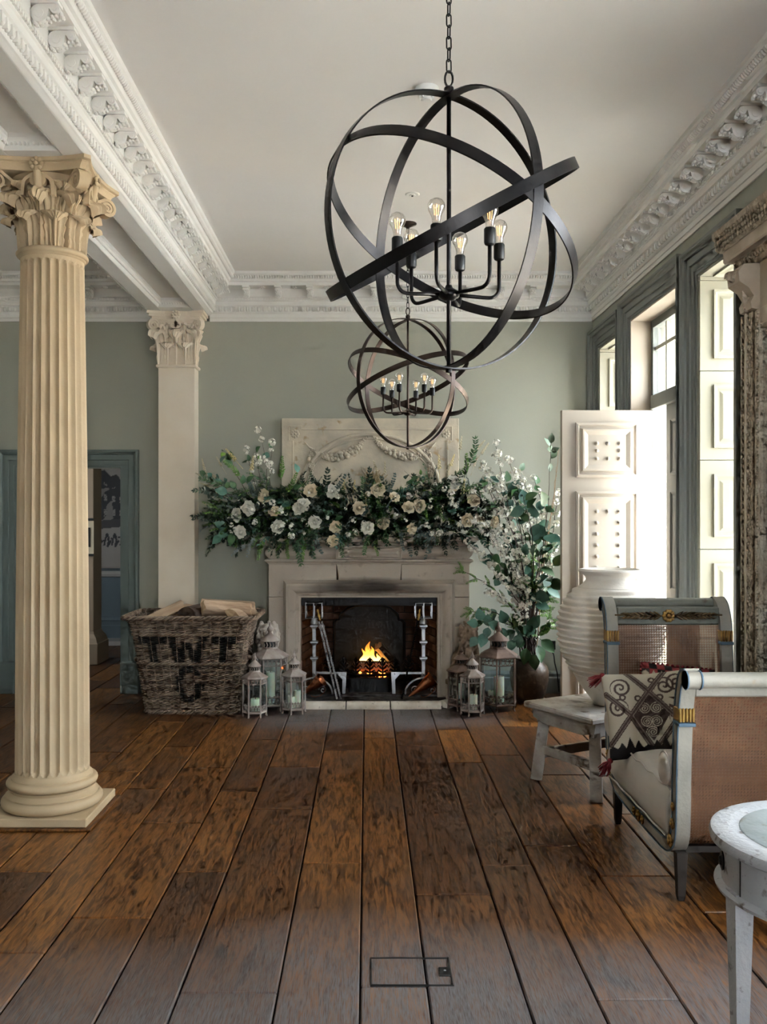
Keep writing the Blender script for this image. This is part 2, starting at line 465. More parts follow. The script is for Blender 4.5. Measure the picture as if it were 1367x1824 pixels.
# openings of the right wall: (name, y0, y1, z0, z1)
OPEN = [('w1', 6.99, 7.57, .45, 2.94), ('d2', 5.65, 6.65, 0, 2.97), ('w3', 4.76, 5.30, .45, 2.94),
        ('n1', 1.90, 3.00, .45, 2.94)]
rw = wall_mesh([YF, YB+.16], [0, ZC+.05], [(o[1], o[2], o[3], o[4]) for o in OPEN], lambda u, v, t: (t, u, v), XR, XR+.5)
wall_right = struct('wall_right', rw, M_WALL)
struct('wall_left', MB().box(XL-.2, XL, YF, YB, 0, ZC+.05), M_WALL)
struct('wall_front', wall_mesh([XL-.2, XR+.5], [0, ZC+.05], [(.75, 1.5, .45, 2.94)], lambda u, v, t: (u, t, v), YF-.3, YF), M_WALL)  # opening added unseen behind the camera for frontal fill light
struct('ceiling', MB().box(XL-.2, XR+.5, YF-.3, YB+.16, ZC, ZC+.2), M_CEIL)

# ---- cornices
PROF = [(0, 0), (.010, 0), (.010, .028), (.018, .030), (.018, .062), (.026, .066), (.030, .074), (.046, .122), (.056, .128), (.058, .160),
        (.066, .166), (.070, .188), (.080, .196), (.080, .262), (.188, .266), (.190, .292), (.204, .298), (.210, .312), (.226, .330), (.232, .342), (.246, .350), (.250, .37), (0, .37)]
def modillion_mesh():
    mb = MB(); hw = .023
    mb.box(-hw-.005, hw+.005, .078, .186, .252, .266)
    out = []
    c1, r1, c2, r2 = (.112, .217), .034, (.172, .232), .018
    for a in range(90, 271, 20): out.append((c1[0]+r1*cos(radians(a)), c1[1]+r1*sin(radians(a))))
    for a in range(290, 331, 20): out.append((c1[0]+r1*cos(radians(a)), c1[1]+r1*sin(radians(a))))
    out.append((.150, .234))
    for a in range(200, 451, 25): out.append((c2[0]+r2*cos(radians(a)), c2[1]+r2*sin(radians(a))))
    mb.prism(out, lambda u, v, w: (w, u, v), -hw, hw)
    for s in (-1, 1):      # scroll eyes on both cheeks
        for (c, r) in ((c1, r1*.55), (c2, r2*.55)):
            mb.prism([(c[0]+r*cos(2*pi*k/10), c[1]+r*sin(2*pi*k/10)) for k in range(10)], lambda u, v, w: (w, u, v), s*hw, s*(hw+.004))
    for t in range(6):      # ragged acanthus leaf hanging below
        u = t/5
        for q in (-.012, 0, .012):
            mb.ball((q, .094+.080*u, .184+.024*u+.004*((t+int(q*100)) % 2)), .0105-.003*u, 6, 4)
    for q in (-.01, .01): mb.ball((q, .192, .215), .009, 6, 4)
    mb.ball((0, .196, .205), .009, 6, 4)
    return mb.mesh('modillion', 40, (M_PLAST,))
MOD = modillion_mesh()
ROS = MB()
for k in range(6): ROS.ball((.016*cos(k*pi/3), .016*sin(k*pi/3), -.004), .011, 6, 4, (1,1,.6))
ROS.ball((0,0,-.008), .010, 6, 4)
ROS = ROS.mesh('rosette', 180, (M_PLAST,))

def cornice(name, fn, a, b, z0, Mof, m0, m1, step, lo=0.0):
    """fn(p,z,w)->xyz. Mof(w)->matrix for local (x along wall, y outwards, z up)"""
    pr = [(p, z) for p, z in PROF if z >= lo-1e-6]
    if lo > 0: pr = [(0, lo)] + pr
    n = len(pr)
    mb = MB().prism([(p, z) for p, z in pr], lambda u, v, w: fn(u, z0+v, w), a, b)
    c = struct(name, mb, M_PLAST)
    w = m0
    while w <= m1:
        link('modillion', MOD, c, Mof(w, z0))
        link('rosette', ROS, c, Mof(w+step/2, z0) @ Matrix.Translation((0, .135, .264)))
        w += step
    e = MB(); w = max(a, 3.0 if b > 5 and a < 0 and name not in ('trim_2','trim_5') else a)
    k = 0; w0 = w
    while w < b:      # egg and dart band
        base = len(e.v); e.ball((0, 0, 0), .0155, 7, 5, (1, .9, 1.45)); e.xf(Mof(w, z0) @ Matrix.Translation((0, .038, .098)), base)
        base = len(e.v); e.box(-.0035, .0035, -.008, .012, -.02, .02); e.xf(Mof(w+.0235, z0) @ Matrix.Translation((0, .040, .098)), base)
        w += .047
    if lo < .12: e.obj('egg_and_dart', M_PLAST, c, 60, kind='stuff')
    e = MB(); w = w0
    while w < b:      # little leaf band under the brackets
        base = len(e.v); e.box(-.008, .008, -.006, .010, -.008, .009); e.xf(Mof(w, z0) @ Matrix.Translation((0, .068, .177)), base)
        w += .024
    e.obj('dentil_band', M_PLAST, c, kind='stuff')
    e = MB(); w = w0
    while w < b:      # bead along the ceiling
        base = len(e.v); e.ball((0, 0, 0), .0115, 6, 4, (.85, 1, 1.5)); e.xf(Mof(w, z0) @ Matrix.Translation((0, .226, .326)) @ Matrix.Rotation(-.7, 4, 'X'), base)
        w += .021
    e.obj('bead_band', M_PLAST, c, 60, kind='stuff')
    return c
def MR(w, z0): return Matrix(((0,-1,0,XR),(1,0,0,w),(0,0,1,z0),(0,0,0,1)))
def MBk(w, z0): return Matrix(((1,0,0,w),(0,-1,0,YB),(0,0,1,z0),(0,0,0,1)))
def MBR(w, z0): return Matrix(((0,1,0,BXR),(1,0,0,w),(0,0,1,z0),(0,0,0,1)))
def MBL(w, z0): return Matrix(((0,-1,0,BXL),(1,0,0,w),(0,0,1,z0),(0,0,0,1)))
def ML(w, z0): return Matrix(((0,1,0,XL),(1,0,0,w),(0,0,1,z0),(0,0,0,1)))
Z0 = ZC-.37
cornice('trim_1', lambda p, z, w: (XR-p, w, z), YF, YB, Z0, MR, 3.52, YB-.12, .187)
cornice('trim_2', lambda p, z, w: (w, YB-p, z), BXR, XR, Z0, MBk, BXR+.33, XR-.3, .27)
cornice('trim_3', lambda p, z, w: (BXR+p, w, z), YF, YB, Z0, MBR, 3.05, YB-.12, .187, lo=.05)
cornice('trim_4', lambda p, z, w: (BXL-p, w, z), YF, YB, Z0, MBL, 5.2, YB-.3, .27, lo=.05)
cornice('trim_5', lambda p, z, w: (w, YB-p, z), XL, BXL, Z0, MBk, XL+.4, BXL-.3, .27)
cornice('trim_6', lambda p, z, w: (XL+p, w, z), YF, YB, Z0, ML, 6.2, YB-.3, .27)

# ---- the beam over the columns, with a sunk panel between two flat borders
CY = 4.57
bm_ = MB()
bm_.box(BXL, BXR, YF, YB, ZS+.07, ZC)
beam = struct('trim_7', bm_, M_PLAST)
struct('border_strip', MB().box(BXR-.115, BXR, YF, YB, ZS, ZS+.07, .006), M_PLAST, beam)
struct('border_strip', MB().box(BXL, BXL+.115, YF, YB, ZS, ZS+.07, .006), M_PLAST, beam)
for y0, y1 in ((CY-.30, CY+.30), (YB-.32, YB), (.9, 1.5)):
    struct('cross_strip', MB().box(BXL+.115, BXR-.115, y0, y1, ZS+.0008, ZS+.07), M_PLAST, beam)
e = MB()
for y0, y1 in ((1.5, CY-.30), (CY+.30, YB-.32)):
    for x, sx in ((BXL+.115, 1), (BXR-.115, -1)):
        e.prism([(0,0),(.034,.05),(.034,.07),(0,.07)], lambda u, v, w: (x+sx*u, w, ZS+v), y0, y1)
    for y, sy in ((y0, 1), (y1, -1)):
        e.prism([(0,0),(.034,.05),(.034,.07),(0,.07)], lambda u, v, w: (w, y+sy*u, ZS+v), BXL+.115, BXR-.115)
e.obj('panel_moulding', M_PLAST, beam, kind='stuff')
e = MB()
for y0, y1 in ((2.6, CY-.30), (CY+.30, YB-.32)):
    w = y0
    while w < y1:
        for x in (BXL+.135, BXR-.135): e.ball((x, w, ZS+.03), .010, 6, 4, (1, .8, 1.3))
        w += .021
    for y in (y0+.016, y1-.016):
        w = BXL+.14
        while w < BXR-.14: e.ball((w, y, ZS+.03), .010, 6, 4, (.8, 1, 1.3)); w += .021
e.obj('panel_bead', M_PLAST, beam, 60, kind='stuff')

# ---- skirting of the back wall
SK = [(0,0),(.03,0),(.03,.13),(.022,.14),(.022,.165),(.010,.185),(0,.19)]
for n, (x0, x1) in enumerate(((DX1+.155, -.83), (.87, XR))):
    struct('baseboard_back' if n == 0 else 'baseboard_back_right', MB().prism(SK, lambda u, v, w: (w, YB-u, v), x0, x1), M_TRIM)

# ---- architraves
ARC = [(0, .004), (.02, .004), (.02, .014), (.062, .014), (.066, .024), (.110, .024), (.114, .038), (.130, .046), (.134, .056), (.152, .056), (.152, 0), (0, 0)]
def architrave(mb, u0, u1, v1, fn, v0=0.0, prof=ARC, z_plinth=0):
    """three-sided mitred frame. fn(u,v,q)"""
    n = len(prof); rows = []
    for k in range(4):
        row = []
        for o, q in prof:
            p = [(u0-o, v0), (u0-o, v1+o), (u1+o, v1+o), (u1+o, v0)][k]
            row.append(fn(p[0], p[1], q))
        rows.append(row)
    fs = [(k*n+i, k*n+(i+1) % n, (k+1)*n+(i+1) % n, (k+1)*n+i) for k in range(3) for i in range(n)]
    fs += [tuple(range(n)), tuple(3*n+i for i in range(n))]
    return mb.add(sum(rows, []), fs)

# door to the next room
dfr = MB(); architrave(dfr, DX0, DX1, DZ, lambda u, v, q: (u, YB-q, v))
door1 = struct('door_1', dfr, M_DTRIM)
for x0, x1 in ((DX0-.158, DX0), (DX1, DX1+.158)):
    struct('plinth_block', MB().box(x0, x1, YB-.062, YB, 0, .27, .004), M_DTRIM, door1)
struct('jamb_lining', MB().box(DX0-.0, DX0+.012, YB, YB+.16, 0, DZ), M_DTRIM, door1)
struct('jamb_lining', MB().box(DX1-.012, DX1, YB, YB+.16, 0, DZ), M_DTRIM, door1)

# windows 1 and 3 and the ones nearer the camera
def raised(mb, u0, u1, v0, v1, fn, d=.012, w=.022):
    """raised-and-fielded panel moulding, q outwards"""
    rings = [(0, 0), (0, d), (w*.5, d), (w, d*.15), (w+.012, d*.15), (w+.03, d*.6)]
    vs = []
    for o, q in rings:
        vs += [fn(u0+o, v0+o, q), fn(u1-o, v0+o, q), fn(u1-o, v1-o, q), fn(u0+o, v1-o, q)]
    fs = [(k*4+i, k*4+(i+1) % 4, (k+1)*4+(i+1) % 4, (k+1)*4+i) for k in range(len(rings)-1) for i in range(4)]
    k = (len(rings)-1)*4; fs.append((k, k+1, k+2, k+3))
    return mb.add(vs, fs)

def window(name, y0, y1, z0, z1, detail=True):
    a = MB(); architrave(a, y0, y1, z1, lambda u, v, q: (XR-q, u, v), v0=0.0)
    w = struct(name, a, M_TRIM)
    struct('apron', MB().box(XR-.02, XR+.02, y0, y1, 0, z0-.03), M_TRIM, w)
    struct('sill', MB().box(XR-.03, XR+.34, y0+.001, y1-.001, z0-.03, z0+.012, .006), M_CREAM, w)
    xs = XR+.36
    # sash frame and bars
    for b in ((y0, y0+.05, z0, z1), (y1-.05, y1, z0, z1)):
        struct('stile', MB().box(xs, xs+.05, *b), M_CREAM, w)
    for zz in (z0+.012, (z0+z1)/2-.02, z1-.05): struct('rail', MB().box(xs-.002, xs+.052, y0+.05, y1-.05, zz, zz+.05), M_CREAM, w)
    ym = (y0+y1)/2
    struct('glazing_bar', MB().box(xs+.01, xs+.04, ym-.009, ym+.009, z0+.05, z1-.05), M_CREAM, w)
    for k in (1, 3): struct('glazing_bar', MB().box(xs+.012, xs+.038, y0+.05, y1-.05, z0+(z1-z0)*k/4-.009, z0+(z1-z0)*k/4+.009), M_CREAM, w)
    struct('pane', MB().box(xs+.023, xs+.027, y0+.05, y1-.05, z0+.05, z1-.05), M_GLASS, w)
    # panelled head
    hd = MB().box(XR+.004, xs, y0+.004, y1-.004, z1-.018, z1-.001)
    raised(hd, XR+.07, xs-.07, y0+.06, y1-.06, lambda u, v, q: (u, v, z1-.018-q))
    struct('head_panel', hd, M_CREAM, w)
    if not detail: return w
    # folding shutters standing in the far and near reveals
    zs = [z0+.012, .80, 1.32, 1.844, 2.368, 2.90]
    for yy, s in ((y1, -1), (y0, 1)):
        for k in range(len(zs)-1):
            lo, hi = zs[k]+.002, zs[k+1]-.002
            sh = MB().box(XR+.006, XR+.33, yy, yy+s*.025, lo, hi, .002)
            m0 = .06 if k < 4 else .035
            raised(sh, XR+.085, XR+.235, lo+.07, hi-(m0+.02), lambda u, v, q: (u, yy+s*(.025+q), v), .014, .024)
            struct('shutter_leaf', sh, M_CREAM, w)
    struct('cap_strip', MB().box(XR+.006, XR+.33, y1-.034, y1, 2.90, z1-.02), M_CREAM, w)
    return w
window('window_1', *OPEN[0][1:]); window('window_3', *OPEN[2][1:])
for k, o in enumerate(OPEN[3:]): window('window_%d' % (4+k), *o[1:], detail=False)

# door 2: wide opening with a light above, one leaf standing open into the room
y0, y1, z1 = OPEN[1][1], OPEN[1][2], OPEN[1][4]
a = MB(); architrave(a, y0, y1, z1, lambda u, v, q: (XR-q, u, v))
door2 = struct('door_2', a, M_TRIM)
struct('reveal_lining', MB().box(XR+.002, XR+.15, y1-.012, y1, 0, z1), M_DOOR, door2)
struct('reveal_lining', MB().box(XR+.002, XR+.15, y0, y0+.012, 0, z1), M_DOOR, door2)
struct('head_lining', MB().box(XR+.002, XR+.15, y0+.012, y1-.012, z1-.012, z1), M_DOOR, door2)
xf0, xf1 = XR+.15, XR+.23
struct('door_frame', MB().box(xf0, xf1, y1-.06, y1, 0, z1), M_TRIM, door2)
struct('door_frame', MB().box(xf0, xf1, y0, y0+.06, 0, z1), M_TRIM, door2)
struct('door_frame', MB().box(xf0, xf1, y0+.06, y1-.06, z1-.07, z1), M_TRIM, door2)
struct('transom', MB().box(xf0-.02, xf1, y0+.06, y1-.06, 2.30, 2.40, .004), M_TRIM, door2)
for yb in (6.36, 6.12, 5.88): struct('glazing_bar', MB().box(xf0+.02, xf0+.045, yb-.012, yb+.012, 2.40, z1-.07), M_CREAM, door2)
struct('glazing_bar', MB().box(xf0+.018, xf0+.047, y0+.06, y1-.06, 2.735, 2.76), M_CREAM, door2)
struct('pane', MB().box(xf0+.03, xf0+.034, y0+.06, y1-.06, 2.40, z1-.07), M_GLASS, door2)
l2 = MB().box(xf0+.01, xf0+.055, y0+.06, 6.33, .005, 2.30, .003)
for lo, hi in ((1.80, 2.2), (1.0, 1.70), (.2, .9)):
    raised(l2, y0+.16, 6.23, lo, hi, lambda u, v, q: (xf0+.01-q, u, v), .012, .03)
struct('closed_leaf', l2, M_TRIM, door2)
struct('lock_case', MB().box(xf0-.012, xf0+.0, y1-.05, y1-.01, 1.70, 1.98, .003), mat('lock_brown', (.16, .07, .035), .5), door2)

# the open white leaf (a thing that swings)
YD = 6.58
leaf = thing('door_leaf', 'open cream panelled door leaf with rows of round studs, behind the white urn', 'door', (2.095, YD+.05, .008))
LX0, LX1 = 1.427-2.095, 0.0
lb = MB().box(LX0, LX1, -.05, 0, 0, 2.288, .004)
lb.obj('leaf_board', M_DOOR, leaf)
def lpx(px): return fx(px, YD)-2.095
for lo, hi in ((fz(852, YD), fz(755, YD)), (.86, fz(877, YD)), (.14, .74)):
    p = MB()
    u0, u1 = lpx(1026), lpx(1137)
    rings = [(0, 0), (0, .014), (.016, .018), (.026, .004), (.040, .004), (.048, .020), (.060, .020), (.090, .006)]
    vs = []
    for o, q in rings: vs += [(u0+o, -.05-q, lo+o), (u1-o, -.05-q, lo+o), (u1-o, -.05-q, hi-o), (u0+o, -.05-q, hi-o)]
    fs = [(k*4+i, k*4+(i+1) % 4, (k+1)*4+(i+1) % 4, (k+1)*4+i) for k in range(len(rings)-1) for i in range(4)]
    k = (len(rings)-1)*4; fs.append((k, k+1, k+2, k+3))
    p.add(vs, fs); p.obj('panel', M_DOOR, leaf)
stud = MB().lathe([(.016, 0), (.016, .004), (.011, .006), (.011, .012), (.006, .017), (0, .018)], 10).mesh('stud', 60, (M_DOOR,))
def put_stud(px, py): link('stud', stud, leaf, Matrix.Translation((lpx(px), -.056, fz(py, YD)-.008)) @ Matrix.Rotation(pi/2, 4, 'X'))
for px in (1063, 1083, 1104):
    for py in (790, 803, 817):
        if not (px == 1083 and py == 803): put_stud(px, py)
put_stud(1083, 911)
for py in (911, 931, 951, 971, 991, 1011, 1031, 1051):
    for px in (1063, 1103): put_stud(px, py)
for z in (.3, 1.2, 2.0): MB().box(-.004, .012, -.052, -.03, z, z+.1).obj('hinge', M_BRASS, leaf)

# portals guide the sky light through the openings
for o in OPEN: portal('portal_'+o[0], (XR+.46, (o[1]+o[2])/2, (o[3]+o[4])/2), o[2]-o[1], o[4]-o[3], (radians(90), 0, radians(90)))
for x_ in (1.125,): portal('portal_front', (x_, YF-.2, 1.695), .75, 2.49, (radians(-90), 0, 0))
portal('portal_next', (-4.3, 8.6, 1.65), .4, .9, (radians(90), 0, radians(-90)))

# ---- next room through the left doorway
struct('wall_next_far', MB().box(-4.4, -1.2, 10.95, 11.1, 0, 3.2), mat('next_wall', (.20, .24, .27), .7))
struct('wall_next_right', MB().box(-1.35, -1.2, YB+.16, 10.95, 0, 3.2), M_WALL)
struct('wall_next_left', wall_mesh([YB+.16, 11.1], [0, 3.2], [(8.4, 8.8, 1.2, 2.1)], lambda u, v, t: (t, u, v), -4.4, -4.25), M_WALL)  # unseen opening added to let daylight into the next room
struct('ceiling_next', MB().box(-4.4, -1.2, YB+.16, 11.1, 3.2, 3.3), M_CEIL)
M_NEXT = mat('next_dado', (.165, .215, .26), .6)
nd = struct('trim_8', MB().prism([(0,.79),(.05,.80),(.06,.83),(.04,.86),(0,.865)], lambda u, v, w: (w, 10.95-u, v), -4.2, -1.4), mat('dado_white', (.55, .52, .50), .5))
struct('dado_panel', MB().box(-4.2, -1.4, 10.93, 10.95, .30, .79), M_NEXT, nd)
nb = struct('baseboard_next', MB().prism([(0,0),(.035,0),(.035,.2),(.03,.21),(.03,.26),(.045,.27),(.03,.30),(0,.31)], lambda u, v, w: (w, 10.93-u, v), -4.2, -1.4), M_NEXT)
struct('threshold', MB().box(-4.2, -1.4, 10.6, 10.89, .0, .055, .004), mat('pale_carpet', (.45, .42, .40), .9), nb)

# ---- outside
struct('ground_outside', MB().box(XR+.55, 60, -40, 60, -.30, -.12), M_OUT)
# step, unseen piers added to shade the openings, end wall of warm stone
po = struct('outside_step', MB().box(XR+.52, 3.9, 3.9, 9.2, -.12, -.02), M_OUT)
struct('outside_end_wall', MB().box(XR+.52, 3.9, 9.0, 9.3, -.12, 3.35), M_OUT2)
for y in (4.1, 7.3, 8.6): struct('shading_pier', MB().box(3.65, 3.88, y-.13, y+.13, -.12, 3.35, .01), M_OUT2, po)
RZ = lambda a: Matrix.Rotation(a, 4, 'Z')
# ================================================================== COLUMN, PILASTER
def acanthus(hgt, W_, curl=.30, m=None):
    mb = MB()
    path = spline([(0, 0), (.02, .32), (.05, .62), (.13, .86), (curl*.92, .99), (curl+.16, .93), (curl+.20, .78)], 5)
    n = len(path)
    def fn(u, t):
        k = t*(n-1); i = min(int(k), n-2); p = path[i].lerp(path[i+1], k-i)
        x = (u-.5)*2; ax = abs(x)
        sc = abs(sin(t*5*pi))                     # five lobes down each side
        w = W_*(.66+.34*sin(min(1, t*1.2)*pi*.75))
        if t > .72: w *= max(.22, 1-((t-.72)/.28)**2*.7)
        w *= 1+(.30*sc-.10)*max(0, ax-.45)/.55
        rib = hgt*(.055*max(0, 1-ax/.16) + .030*cos(x*pi*5)*(1-.4*t) - .16*x*x)
        vein = .028*hgt*sin(t*10*pi-ax*3)*ax
        return (x*w, p[0]*hgt+rib+vein, p[1]*hgt+.07*hgt*ax*(sc-.5)-.04*hgt*x*x)
    nu, nv = 19, 30
    mb.grid(fn, nu, nv)
    nf = len(mb.f); mb.grid(lambda u, t: (lambda q: (q[0]*.95, q[1]-.010, q[2]-.004))(fn(u, t)), nu, nv)
    mb.f = mb.f[:nf]+[tuple(reversed(f)) for f in mb.f[nf:]]
    return mb
def volute(r, w, start, lead):
    """spiral scroll in the local YZ plane, tape of width w along X"""
    mb = MB(); pts = [Vector((0, *start))]
    turns = 2.1; n = 40
    cy, cz = lead
    sp = []
    for i in range(n+1):
        a = pi*.75 - turns*2*pi*i/n; rr = r*(1-.86*i/n)
        sp.append(Vector((0, cy+rr*cos(a), cz+rr*sin(a))))
    mid = (pts[0]+sp[0])/2 + Vector((0, -.012, .02))
    path = spline([pts[0], mid, sp[0]], 5)[:-1] + sp
    k = len(path)
    for s in range(1):
        rs = [.010 if i < k-30 else .010-.005*(i-(k-30))/30 for i in range(k)]
        vs = []
        for i, p in enumerate(path):
            t = (path[min(i+1, k-1)]-path[max(i-1, 0)]).normalized(); nrm = Vector((0, -t.z, t.y))
            for a, b in ((-w/2, -1), (w/2, -1), (w/2, 1), (-w/2, 1)):
                q = p+nrm*b*rs[i]*.8; vs.append((a, q.y, q.z))
        fs = [(i*4+j, i*4+(j+1) % 4, (i+1)*4+(j+1) % 4, (i+1)*4+j) for i in range(k-1) for j in range(4)]
        fs += [(3,2,1,0), tuple((k-1)*4+j for j in range(4))]
        mb.add(vs, fs)
    mb.prism([(cy+r*.80*cos(2*pi*q/16), cz+r*.80*sin(2*pi*q/16)) for q in range(16)], lambda u, v, ww: (ww, u, v), -w*.36, w*.36)
    for sx in (-1, 1): mb.ball((sx*w*.42, cy, cz), r*.22, 8, 6)
    return mb
def fleuron(r, m):
    mb = MB()
    for k in range(8):
        a = k*pi/4
        mb.ball((r*.58*cos(a), -r*.18, r*.58*sin(a)), r*.30, 7, 5, (1, .8, 1))
    mb.ball((0, -r*.4, 0), r*.26, 8, 6)
    return mb.mesh('fleuron', 180, (m,))
def abacus_poly(hw, cut, sag, n=8):
    pts = []
    for k in range(4):
        a = k*pi/2
        for i in range(n+1):
            t = -1+2*i/n
            x = t*(hw-cut); y = -(hw - sag*(1-t*t))
            pts.append((x*cos(a)-y*sin(a), x*sin(a)+y*cos(a)))
    return pts

def capital(parent, hgt, r0, r1, hw, m, z):
    cap = MB().lathe([(r0*.90, 0), (r0*.90, hgt*.3), (r0*.95, hgt*.6), (r1*.96, hgt*.83), (r1*1.04, hgt*.86)], 40).obj('capital', m, parent, 40)
    cap.location = (0, 0, z)
    l1 = acanthus(hgt*.40, r0*.40, .30).mesh('acanthus_leaf', 35, (m,)); l2 = acanthus(hgt*.66, r0*.40, .22).mesh('acanthus_leaf', 35, (m,))
    for k in range(8):
        link('acanthus_leaf', l1, cap, Matrix.Rotation((k+.5)*pi/4, 4, 'Z') @ Matrix.Translation((0, r0*1.02, 0)))
        link('acanthus_leaf', l2, cap, Matrix.Rotation(k*pi/4, 4, 'Z') @ Matrix.Translation((0, r0*.97, 0)))
    v1 = volute(hgt*.115, .055, (r0*.98, hgt*.50), (hw*1.20, hgt*.735)).mesh('volute', 40, (m,))
    l3 = acanthus(hgt*.34, r0*.33, .42).mesh('stem_leaf', 50, (m,))
    v2 = volute(hgt*.075, .03, (-.02, hgt*.56), (.042, hgt*.745)).mesh('helix', 40, (m,))
    for k in range(4):
        link('volute', v1, cap, Matrix.Rotation((k+.5)*pi/2, 4, 'Z'))
        for s in (-1, 1):
            link('stem_leaf', l3, cap, Matrix.Rotation((k+.5)*pi/2+s*.24, 4, 'Z') @ Matrix.Translation((0, r0*1.02, hgt*.42)))
            Mh = Matrix.Rotation(k*pi/2, 4, 'Z') @ Matrix.Translation((s*.055, r1*1.06, 0)) @ Matrix(((0, -s, 0, 0), (1, 0, 0, 0), (0, 0, 1, 0), (0, 0, 0, 1)))
            link('helix', v2, cap, Mh)
    for k in range(4): MB().tube([(0, -r0*.98, hgt*.50), (0, -r1*1.06, hgt*.66), (0, -hw*.86, hgt*.80), (0, -hw*.93, hgt*.90)], [.016, .026, .022, .012], 8).xf(RZ(k*pi/2)).obj('flower_stem', m, cap, 180)
    ab = MB()
    lv = [(hw*.90, hgt*.86), (hw*.93, hgt*.90), (hw*.98, hgt*.93), (hw*.98, hgt*.945), (hw*1.04, hgt*.955), (hw*1.04, hgt)]
    rows = [[(x, y, zz) for x, y in abacus_poly(h_*1.06, h_*.10, h_*.16)] for h_, zz in lv]
    n = len(rows[0])
    ab.add(sum(rows, []), [(k*n+i, k*n+(i+1) % n, (k+1)*n+(i+1) % n, (k+1)*n+i) for k in range(len(rows)-1) for i in range(n)] + [tuple(reversed(range(n))), tuple((len(rows)-1)*n+i for i in range(n))])
    ab.obj('abacus', m, cap, 30)
    fl = fleuron(hgt*.105, m)
    for k in range(4): link('fleuron', fl, cap, Matrix.Rotation(k*pi/2, 4, 'Z') @ Matrix.Translation((0, -hw*.90, hgt*.92)))
    return cap

CX = -1.60
colm = thing('fluted_column', 'cream stone fluted column with carved leafy capital, standing on the floor at the left', 'column', (CX, CY, 0))
MB().box(-.275, .275, -.275, .275, 0, .012, .004).obj('floor_board', M_PLANK, colm)
MB().box(-.25, .25, -.25, .25, .012, .055, .005).obj('plinth', M_STONE, colm)
def torus_prof(r, z0, z1, n=8):
    h = (z1-z0)/2; zc = (z0+z1)/2
    return [(r-h+h*cos(-pi/2+pi*i/n), zc+h*sin(-pi/2+pi*i/n)) for i in range(n+1)]
prof = [(.2, .055)] + torus_prof(.247, .055, .112) + [(.226, .114), (.226, .120), (.212, .126), (.202, .138), (.204, .150), (.216, .156)] + torus_prof(.222, .157, .196) + [(.197, .198), (.197, .206), (.186, .214), (.181, .226)]
MB().lathe(prof, 64).obj('base', M_STONE, colm, 35)
ZA = 2.815
def shaft():
    mb = MB(); n = 24; per = 8; rows = []
    zs = [.222, .232, .240, .248, .256, .265] + [.265+(ZA-.265)*i/16 for i in range(1, 16)] + [ZA-.06, ZA-.05, ZA-.04, ZA-.032, ZA-.026, ZA-.01]
    def fn(u, v):
        z = zs[int(round(v*(len(zs)-1)))]
        t = (z-.22)/(ZA-.22); r = .181 - .027*(t**1.6)
        a = 2*pi*u; ph = (u*n) % 1.0
        # flute: round hollow taking 0.8 of the pitch
        q = abs(ph-.5)*2
        dep = 0
        lim = .80
        if z < .262: lim = .80*sqrt(max(0, 1-((.262-z)/.026)**2)) if z > .236 else 0
        if z > ZA-.055: lim = .80*sqrt(max(0, 1-((z-(ZA-.055))/.024)**2)) if z < ZA-.031 else 0
        if q < lim: dep = .019*sqrt(max(0, 1-(q/.80)**2))*(lim/.80)
        return ((r-dep)*cos(a), (r-dep)*sin(a), z)
    mb.grid(fn, n*per*2//2*1, len(zs), cu=True)
    return mb
shaft().obj('shaft', M_STONE, colm, 45)
MB().lathe([(.15, ZA-.012), (.158, ZA-.010), (.164, ZA)] + torus_prof(.176, ZA+.0, ZA+.028) + [(.16, ZA+.03), (.15, ZA+.032)], 48).obj('neck_ring', M_STONE, colm, 50)
capital(colm, ZS-ZA-.03, .150, .185, .245, M_STONE, ZA+.03)

# pilaster on the back wall
PX, PYF = -1.608, 7.58
pil = thing('pilaster', 'pale stone square pilaster with carved leafy capital against the back wall', 'pilaster', (PX, YB, 0))
pd = YB-PYF
MB().box(-.185, .185, -pd-.03, 0, 0, .16, .006).obj('base', M_STONE2, pil)
MB().box(-.154, .154, -pd, 0, .16, 2.775, .003).obj('shaft', M_STONE2, pil)
MB().box(-.172, .172, -pd-.018, 0, 2.775, 2.80, .006).obj('neck_ring', M_STONE2, pil)
hgt = ZS-2.80
cap = MB().prism([(-.150, 0), (.150, 0), (.165, hgt*.55), (.19, hgt*.84), (-.19, hgt*.84), (-.165, hgt*.55)], lambda u, v, w: (u, w, v), -pd, 0).obj('capital', M_STONE2, pil)
cap.location = (0, 0, 2.80)
l1 = acanthus(hgt*.40, .062, .30).mesh('acanthus_leaf', 50, (M_STONE2,)); l2 = acanthus(hgt*.64, .068, .22).mesh('acanthus_leaf', 50, (M_STONE2,))
for x in (-.075, .075): link('acanthus_leaf', l1, cap, Matrix.Translation((x, -pd+.004, 0)) @ RZ(pi))
for x in (-.15, .15): link('acanthus_leaf', l1, cap, Matrix.Translation((x*.97, -pd*.5, 0)) @ RZ(-pi/2 if x > 0 else pi/2))
for x in (-.145, 0, .145): link('acanthus_leaf', l2, cap, Matrix.Translation((x, -pd+.008, 0)) @ RZ(pi+ (.5 if x > 0 else -.5 if x < 0 else 0)))
v1 = volute(hgt*.105, .045, (.02, hgt*.50), (.085, hgt*.73)).mesh('volute', 40, (M_STONE2,))
v2 = volute(hgt*.075, .03, (-.02, hgt*.56), (.036, hgt*.745)).mesh('helix', 40, (M_STONE2,))
l3 = acanthus(hgt*.34, .045, .42).mesh('stem_leaf', 50, (M_STONE2,))
